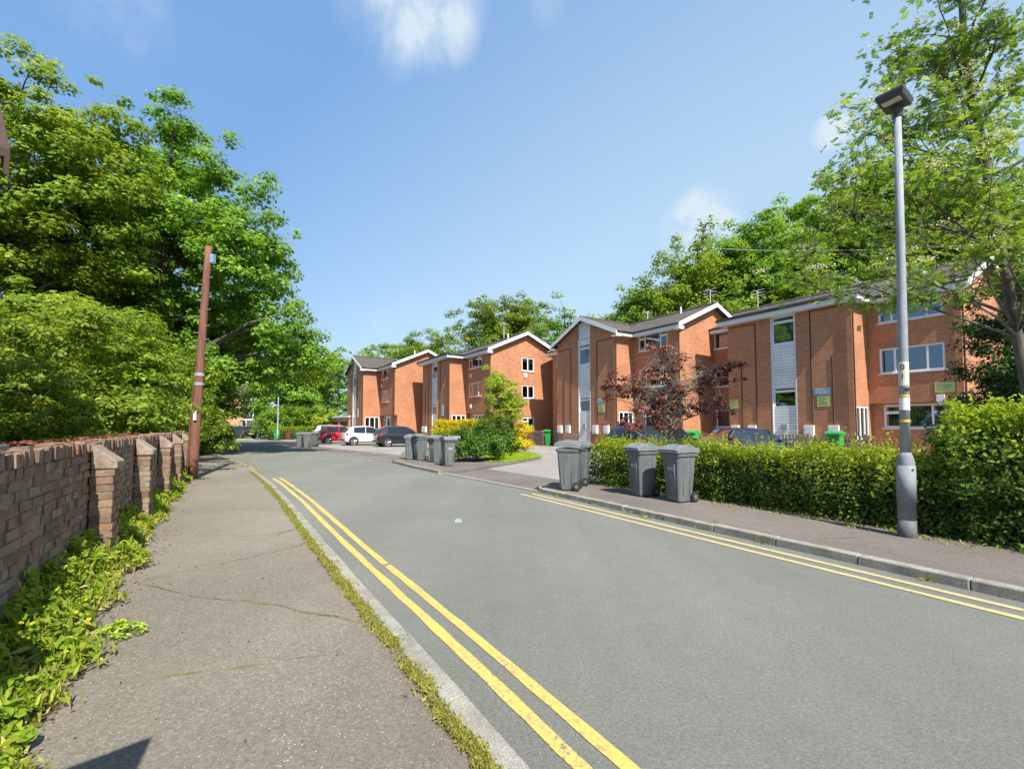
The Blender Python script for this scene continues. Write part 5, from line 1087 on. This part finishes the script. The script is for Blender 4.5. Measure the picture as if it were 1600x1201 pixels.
# rowan tree with feathery leaves and cream blossom
np.random.seed(77); rs = random.Random(77)
RB = W(1614, 9.0); root = empty('rowan_tree', RB, 0, 'rowan tree with feathery leaves and cream blossom above the tall hedge', 'tree')
tpx = [(1626, 790, .11), (1612, 640, .10), (1594, 550, .092), (1572, 430, .085), (1552, 330, .075), (1534, 220, .07), (1508, 90, .065), (1500, -40, .045), (1490, -160, .03)]
tp = [AT(a, b, 9.0) - RB for a, b, c in tpx]; tp[0].z = 0
tm = MB(); tm.tube(tp, [c for a, b, c in tpx], 12)
tips = []
def spawn(s0, tip, r0, depth):
    v = tip - s0; m1 = s0.lerp(tip, .35) + Vector((rs.uniform(-.1, .1), rs.uniform(-.1, .1), .10)) * v.length * .9; m2 = s0.lerp(tip, .7) + Vector((rs.uniform(-.08, .08), rs.uniform(-.08, .08), .08)) * v.length
    tm.tube([s0, m1, m2, tip], [r0, r0 * .7, r0 * .45, .006], 6); tips.append(tip)
    if depth:
        for _ in range(5 if depth == 2 else 3):
            b_ = rs.choice([m1.lerp(m2, rs.random()), m2.lerp(tip, rs.random())]); L_ = v.length * rs.uniform(.25, .5)
            e = Vector((rs.gauss(0, 1), rs.gauss(0, 1), rs.gauss(.1, .6))); e = (e.normalized() * .8 + v.normalized() * .8).normalized(); spawn(b_, b_ + e * L_, r0 * .4, depth - 1)
limb = [(1500, 300, 8.4), (1460, 100, 9.4), (1560, 60, 8.2), (1420, 215, 9.2), (1330, 200, 8.6), (1350, 255, 9.6), (1420, 90, 8.8), (1400, 300, 8.0), (1330, 330, 8.4), (1300, 470, 8.2), (1320, 400, 9.4), (1480, 40, 8.6), (1560, -60, 8.0), (1440, 170, 10.0), (1380, 430, 8.0), (1440, 470, 9.0), (1470, 360, 7.6), (1510, 470, 8.0),
        (1600, 120, 8.2), (1660, 250, 9.0), (1590, 380, 7.8), (1690, 60, 9.6), (1540, 250, 10.5), (1640, 420, 8.4), (1720, 400, 9.5), (1760, 200, 9), (1400, -40, 9.8), (1600, -120, 9), (1470, 250, 8.2), (1500, 150, 7.9), (1380, 360, 9.2)]
for (a, b, Yd) in limb:
    tip = AT(a, b, Yd) - RB; zs = min(tip.z - rs.uniform(.3, 1.6), tp[-2].z); zs = max(zs, tp[2].z + .3)
    for p, q in zip(tp, tp[1:]):
        if p.z <= zs <= q.z: s0 = p.lerp(q, (zs - p.z) / (q.z - p.z))
    spawn(s0, tip, .032, 2)
tm.build('trunk', 'bark', root, smooth=True)
tips = [t for t in tips if t.z > 2.5]
C = np.array([list(t) for t in tips]); per = 10; N = len(C) * per
b_ = np.repeat(C, per, 0) + np.random.randn(N, 3) * np.array([.19, .19, .10]); dv = np.random.randn(N, 3) * np.array([1, 1, .35]) + np.array([0, 0, -.25]); dv /= np.linalg.norm(dv, axis=1, keepdims=True)
up = np.array([0, 0, 1.]) + np.random.randn(N, 3) * .3; Bv = np.cross(up, dv); Bv /= np.linalg.norm(Bv, axis=1, keepdims=True); nv = np.cross(dv, Bv)
ln = .155 * (.7 + .6 * np.random.rand(N)); gs = []; lr = .5 + .2 * np.random.randn(N) + np.repeat(.12 * np.random.randn(len(C)), per)
for kx in range(6):
    s_ = .22 + .78 * kx / 6; droop = -.25 * s_ ** 2
    for sg_ in (-1, 1):
        c = b_ + dv * (ln * s_)[:, None] + np.array([0, 0, 1.]) * (ln * droop)[:, None]; ld_ = Bv * sg_ * .9 + dv * .45; c = c + ld_ * (ln * .16)[:, None]
        gs.append((c, nv + .2 * np.random.randn(N, 3), ln * .36, lr, 0, 'rowan', ld_))
gs.append((b_ + dv * (ln * 1.05)[:, None], nv, ln * .36, lr, 0, 'rowan', dv))
gs = [(a, b, c * 1.12, d, e, f, g) for a, b, c, d, e, f, g in gs]
leaves('crown', gs, root, ('leaf_rowan',))
sel = C[np.random.rand(len(C)) < .34]; pf = 40; N = len(sel) * pf
fp = np.repeat(sel, pf, 0) + np.random.randn(N, 3) * np.array([.085, .085, .022]) + np.array([0, 0, .13])
leaves('blossom', [(fp, np.random.randn(N, 3) * .5 + np.array([0, 0, 1.]), np.full(N, .04), np.random.rand(N), 0, 'diamond', None)], root, ('flower_cream',))

# ------------------------------------------------------------------ weeds, moss and litter
np.random.seed(5)
DV = np.array(D2); NV = np.array(N2)
def strip_pts(n, t0, t1, p0, p1, pw=1.0): 
    t = t0 + (t1 - t0) * np.random.rand(n); s = np.random.rand(n) ** pw; return t, s, np.outer(t, DV) + np.outer(p0 + (p1 - p0) * s, NV)
def wid(t): return np.interp(t, [0, 3, 5, 8, 11, 17], [.42, .44, .40, .26, .24, .2])
def hgt(t): return np.interp(t, [0, 2.5, 4.2, 6, 9, 17], [.14, .20, .40, .44, .30, .35])
def weedpts(n, tmax=15.5, pw=1.6, ps=.75):
    t = 1.6 + tmax * np.random.rand(n) ** pw; s = np.random.rand(n) ** ps
    edge = wid(t) * (.78 + .16 * np.sin(t * 5.1 + 1) + .14 * np.sin(t * 11.3 + 2) + .12 * np.sin(t * 2.2)) + .05 * np.abs(np.random.randn(n)); return t, s, WP + .02 + edge * s
cl_ = 420; ct, cs, cp = weedpts(cl_, ps=1.0); cb_ = np.random.rand(cl_)              # clumps, each with its own height and tone
n = 60000; ci = np.random.randint(0, cl_, n); rad = (.035 + .05 * np.random.rand(cl_))[ci]; e = unit(n) * np.random.rand(n, 1) ** .5
t = ct[ci] + e[:, 0] * rad; p = cp[ci] + e[:, 1] * rad; hc = hgt(ct) * (1.05 - .95 * cs) * (.6 + .6 * np.random.rand(cl_)) + .03
P = np.outer(t, DV) + np.outer(np.maximum(p, WP + .015), NV); P[:, 2] = .06 + np.maximum(hc[ci] * (.35 + .65 * np.random.rand(n) ** .5) + e[:, 2] * .02, .01)
big = cb_[ci] > .75; S = np.where(big, .048, .030) * (.5 + .9 * np.random.rand(n)) * np.interp(t, [0, 6, 14], [1, 1.15, 1.7]); rn = .25 + .45 * cb_[(ci * 7) % cl_] + .16 * np.random.randn(n)
keepb = ~big | (np.random.rand(n) < .35); P, S, rn, t = P[keepb], S[keepb], rn[keepb], t[keepb]; n = len(P)
gs = [(P, np.random.randn(n, 3) * .6 + np.array([0, 0, 1.0]) + NV * .35, S, rn, 0, 'leaf', None)]
m = 9000; t, s, p = weedpts(m, ps=1.0); P = np.outer(t, DV) + np.outer(p, NV); P[:, 2] = .055 + hgt(t) * (1.1 - .9 * s) * np.random.rand(m) + .03
gs.append((P, np.random.randn(m, 3) * np.array([1, 1, .1]), .085 * (.4 + .9 * np.random.rand(m)), .55 + .25 * np.random.randn(m), 0, 'thin', np.array([0, 0, 1.]) + np.random.randn(m, 3) * .7))
m = 5200; t, s, p = weedpts(m, ps=.6); P = np.outer(t, DV) + np.outer(p + .03, NV); P[:, 2] = .06 + hgt(t) * (.9 - .8 * s) * np.random.rand(m) + .02
gs.append((P, np.random.randn(m, 3), .10 * (.3 + .9 * np.random.rand(m)), np.random.rand(m), 2, 'thin', np.array([0, 0, .6]) + np.random.randn(m, 3) * .7))
m = 70; t, s, p = weedpts(m, 9); P = np.outer(t, DV) + np.outer(p, NV); P[:, 2] = .09 + hgt(t) * (1.05 - .85 * s)
gs.append((np.repeat(P, 4, 0) + np.random.randn(m * 4, 3) * .005, np.random.randn(m * 4, 3) * .4 + np.array([0, 0, 1.]), np.full(m * 4, .024), np.random.rand(m * 4), 1, 'diamond', None))
tag(leaves('weeds', gs, None, ('leaf_weed', 'flower_yellow', 'dry_grass')), 'bright green weeds and dandelions along the foot of the old wall', 'weeds', None, 'stuff')
# grass and moss in the joint behind the left kerb and on the gutters
m = 34000; t = .4 + 16 * np.random.rand(m) ** 1.4; ok = (np.sin(t * 4.1) + np.sin(t * 9.7 + 1) + .8 * np.sin(t * 1.7)) > -1.5 + .9 * np.random.randn(m) * .5; t = t[ok]; m = len(t)
p = np.interp(t, [-9, 2.6, 5.7, 10, 13, 15.1, 18], [1.22, 1.13, 1.06, 1.02, .93, .82, .63]) - .155 + np.random.randn(m) * .022 - .02 * np.abs(np.sin(t * 5)); P = np.outer(t, DV) + np.outer(p, NV); P[:, 2] = .055 + .012 + .014 * np.random.rand(m)
gs = [(P, np.random.randn(m, 3) * np.array([1, 1, .3]) + np.array([0, 0, .3]), .035 * (.5 + np.random.rand(m)), .4 + .35 * np.random.randn(m) * .6, 0, 'thin', np.array([0, 0, .8]) + np.random.randn(m, 3) * .7)]
def tufts(pts, n_, rad, hgt, seed):
    np.random.seed(seed); g = []
    for q in pts:
        k_ = np.random.randn(n_, 3) * np.array([rad, rad, 0]) + np.array(q) + np.array([0, 0, hgt * .4]); g.append((k_, np.random.randn(n_, 3), hgt * (.5 + np.random.rand(n_)), .45 + .3 * np.random.randn(n_), 0, 'thin', np.array([0, 0, 1.]) + np.random.randn(n_, 3) * .45))
    return g
rr = random.Random(9)
kp = [KR(t, rr.choice((-.02, .16)), .01 if True else 0) for t in [rr.uniform(0, 18) for _ in range(26)]] + [KR(-.2, .35), KR(-.3, .2), KR(3.2, -.03), KR(3.35, -.05), KR(3.3, -.02)]
gs += tufts(kp, 26, .05, .05, 1); gs += tufts([LK(t, -.15 + rr.uniform(-.02, .02), .055) for t in (1.6, 2.5, 3.1, 4.4, 5.2, 6.0, 6.3, 8.4, 8.8, 9.0, 11.9, 12.4, 12.6)], 40, .045, .045, 2)
gs += tufts([p + Vector((0, 0, .05)) for p in P2((372, 724), (380, 727), (388, 730), (396, 735), (402, 740), (408, 744), (356, 719), (392, 731), (365, 722))], 45, .14, .06, 3)
gs += tufts([KR(t, o, .095) for t in np.linspace(.3, 16, 60) for o in (rr.uniform(1.55, 2.0),)], 40, .10, .05, 4)
tag(leaves('kerb_grass', gs, None, ('dry_grass',)), 'thin yellow-green grass and moss in the kerb joints', 'grass', None, 'stuff')
# lawn blades
lw = np.array([[p.x, p.y] for p in gr]); lo_, hi_ = lw.min(0), lw.max(0); n = 30000; q = lo_ + (hi_ - lo_) * np.random.rand(n, 2); ins = np.zeros(n, bool); j = len(lw) - 1
for i in range(len(lw)):
    c = ((lw[i, 1] > q[:, 1]) != (lw[j, 1] > q[:, 1])) & (q[:, 0] < (lw[j, 0] - lw[i, 0]) * (q[:, 1] - lw[i, 1]) / (lw[j, 1] - lw[i, 1] + 1e-9) + lw[i, 0]); ins ^= c; j = i
q = q[ins]; n = len(q); P = np.column_stack([q, np.full(n, .11)])
tag(leaves('lawn_grass', [(P, np.random.randn(n, 3), .09 * (.6 + .7 * np.random.rand(n)), .6 + .2 * np.random.randn(n), 0, 'thin', np.array([0, 0, 1.]) + np.random.randn(n, 3) * .5)], None, ('leaf_new',)), 'small bright lawn patch beside the round bush', 'grass', None, 'stuff')
# a single sprig growing out of the pavement, and loose leaves
sp = G(188, 992, .055); root = empty('weed_plant', sp, 0, 'small lone yellow-green weed sprouting from the pavement crack', 'plant')
n = 260; a_ = np.random.rand(n) * 6.283; rr_ = .13 * np.random.rand(n) ** .7; P = np.column_stack([rr_ * np.cos(a_) * 1.3, rr_ * np.sin(a_), .01 + .07 * (1 - rr_ / .13) + .03 * np.random.rand(n)])
leaves('foliage', [(P, np.random.randn(n, 3) * .5 + np.array([0, 0, 1.]), .035 * (.6 + .7 * np.random.rand(n)), .75 + .2 * np.random.randn(n), 0, 'leaf', None)], root, ('leaf_weed',))
n = 520; t = 1.5 + 14 * np.random.rand(n) ** 1.5; p = WP + .38 + np.abs(np.random.randn(n)) * .10 + np.where(np.random.rand(n) < .12, 1.6 * np.random.rand(n), 0); P = np.outer(t, DV) + np.outer(p, NV); P[:, 2] = .062
tag(leaves('leaf_litter', [(P, np.random.randn(n, 3) * .25 + np.array([0, 0, 1.]), .022 * (.4 + 1.0 * np.random.rand(n)), np.random.rand(n), 0, 'leaf', None)], None, ('dead_leaf',)), 'scattered brown dead leaves at the edge of the weeds', 'leaf litter', None, 'stuff')
n = 700; t = 3 + 6.5 * np.random.rand(n); P = np.outer(t, DV) + np.outer(WP - .05 - .1 * np.random.rand(n), NV); P[:, 2] = HW + .03 + .02 * np.random.rand(n)
tag(leaves('leaf_litter', [(P, np.random.randn(n, 3) * .4 + np.array([0, 0, 1.]), .035 * (.4 + 1.0 * np.random.rand(n)), np.random.rand(n), 0, 'leaf', None)], None, ('dead_leaf',)), 'reddish dead leaves lying on top of the old wall', 'leaf litter', None, 'stuff')
tag(MB().tube([G(716, 815, .002), G(716, 815, .006)], [.06, .058], 16).build('metal_cap', 'galvanised'), 'small pale round cover set in the middle of the road', 'cover')
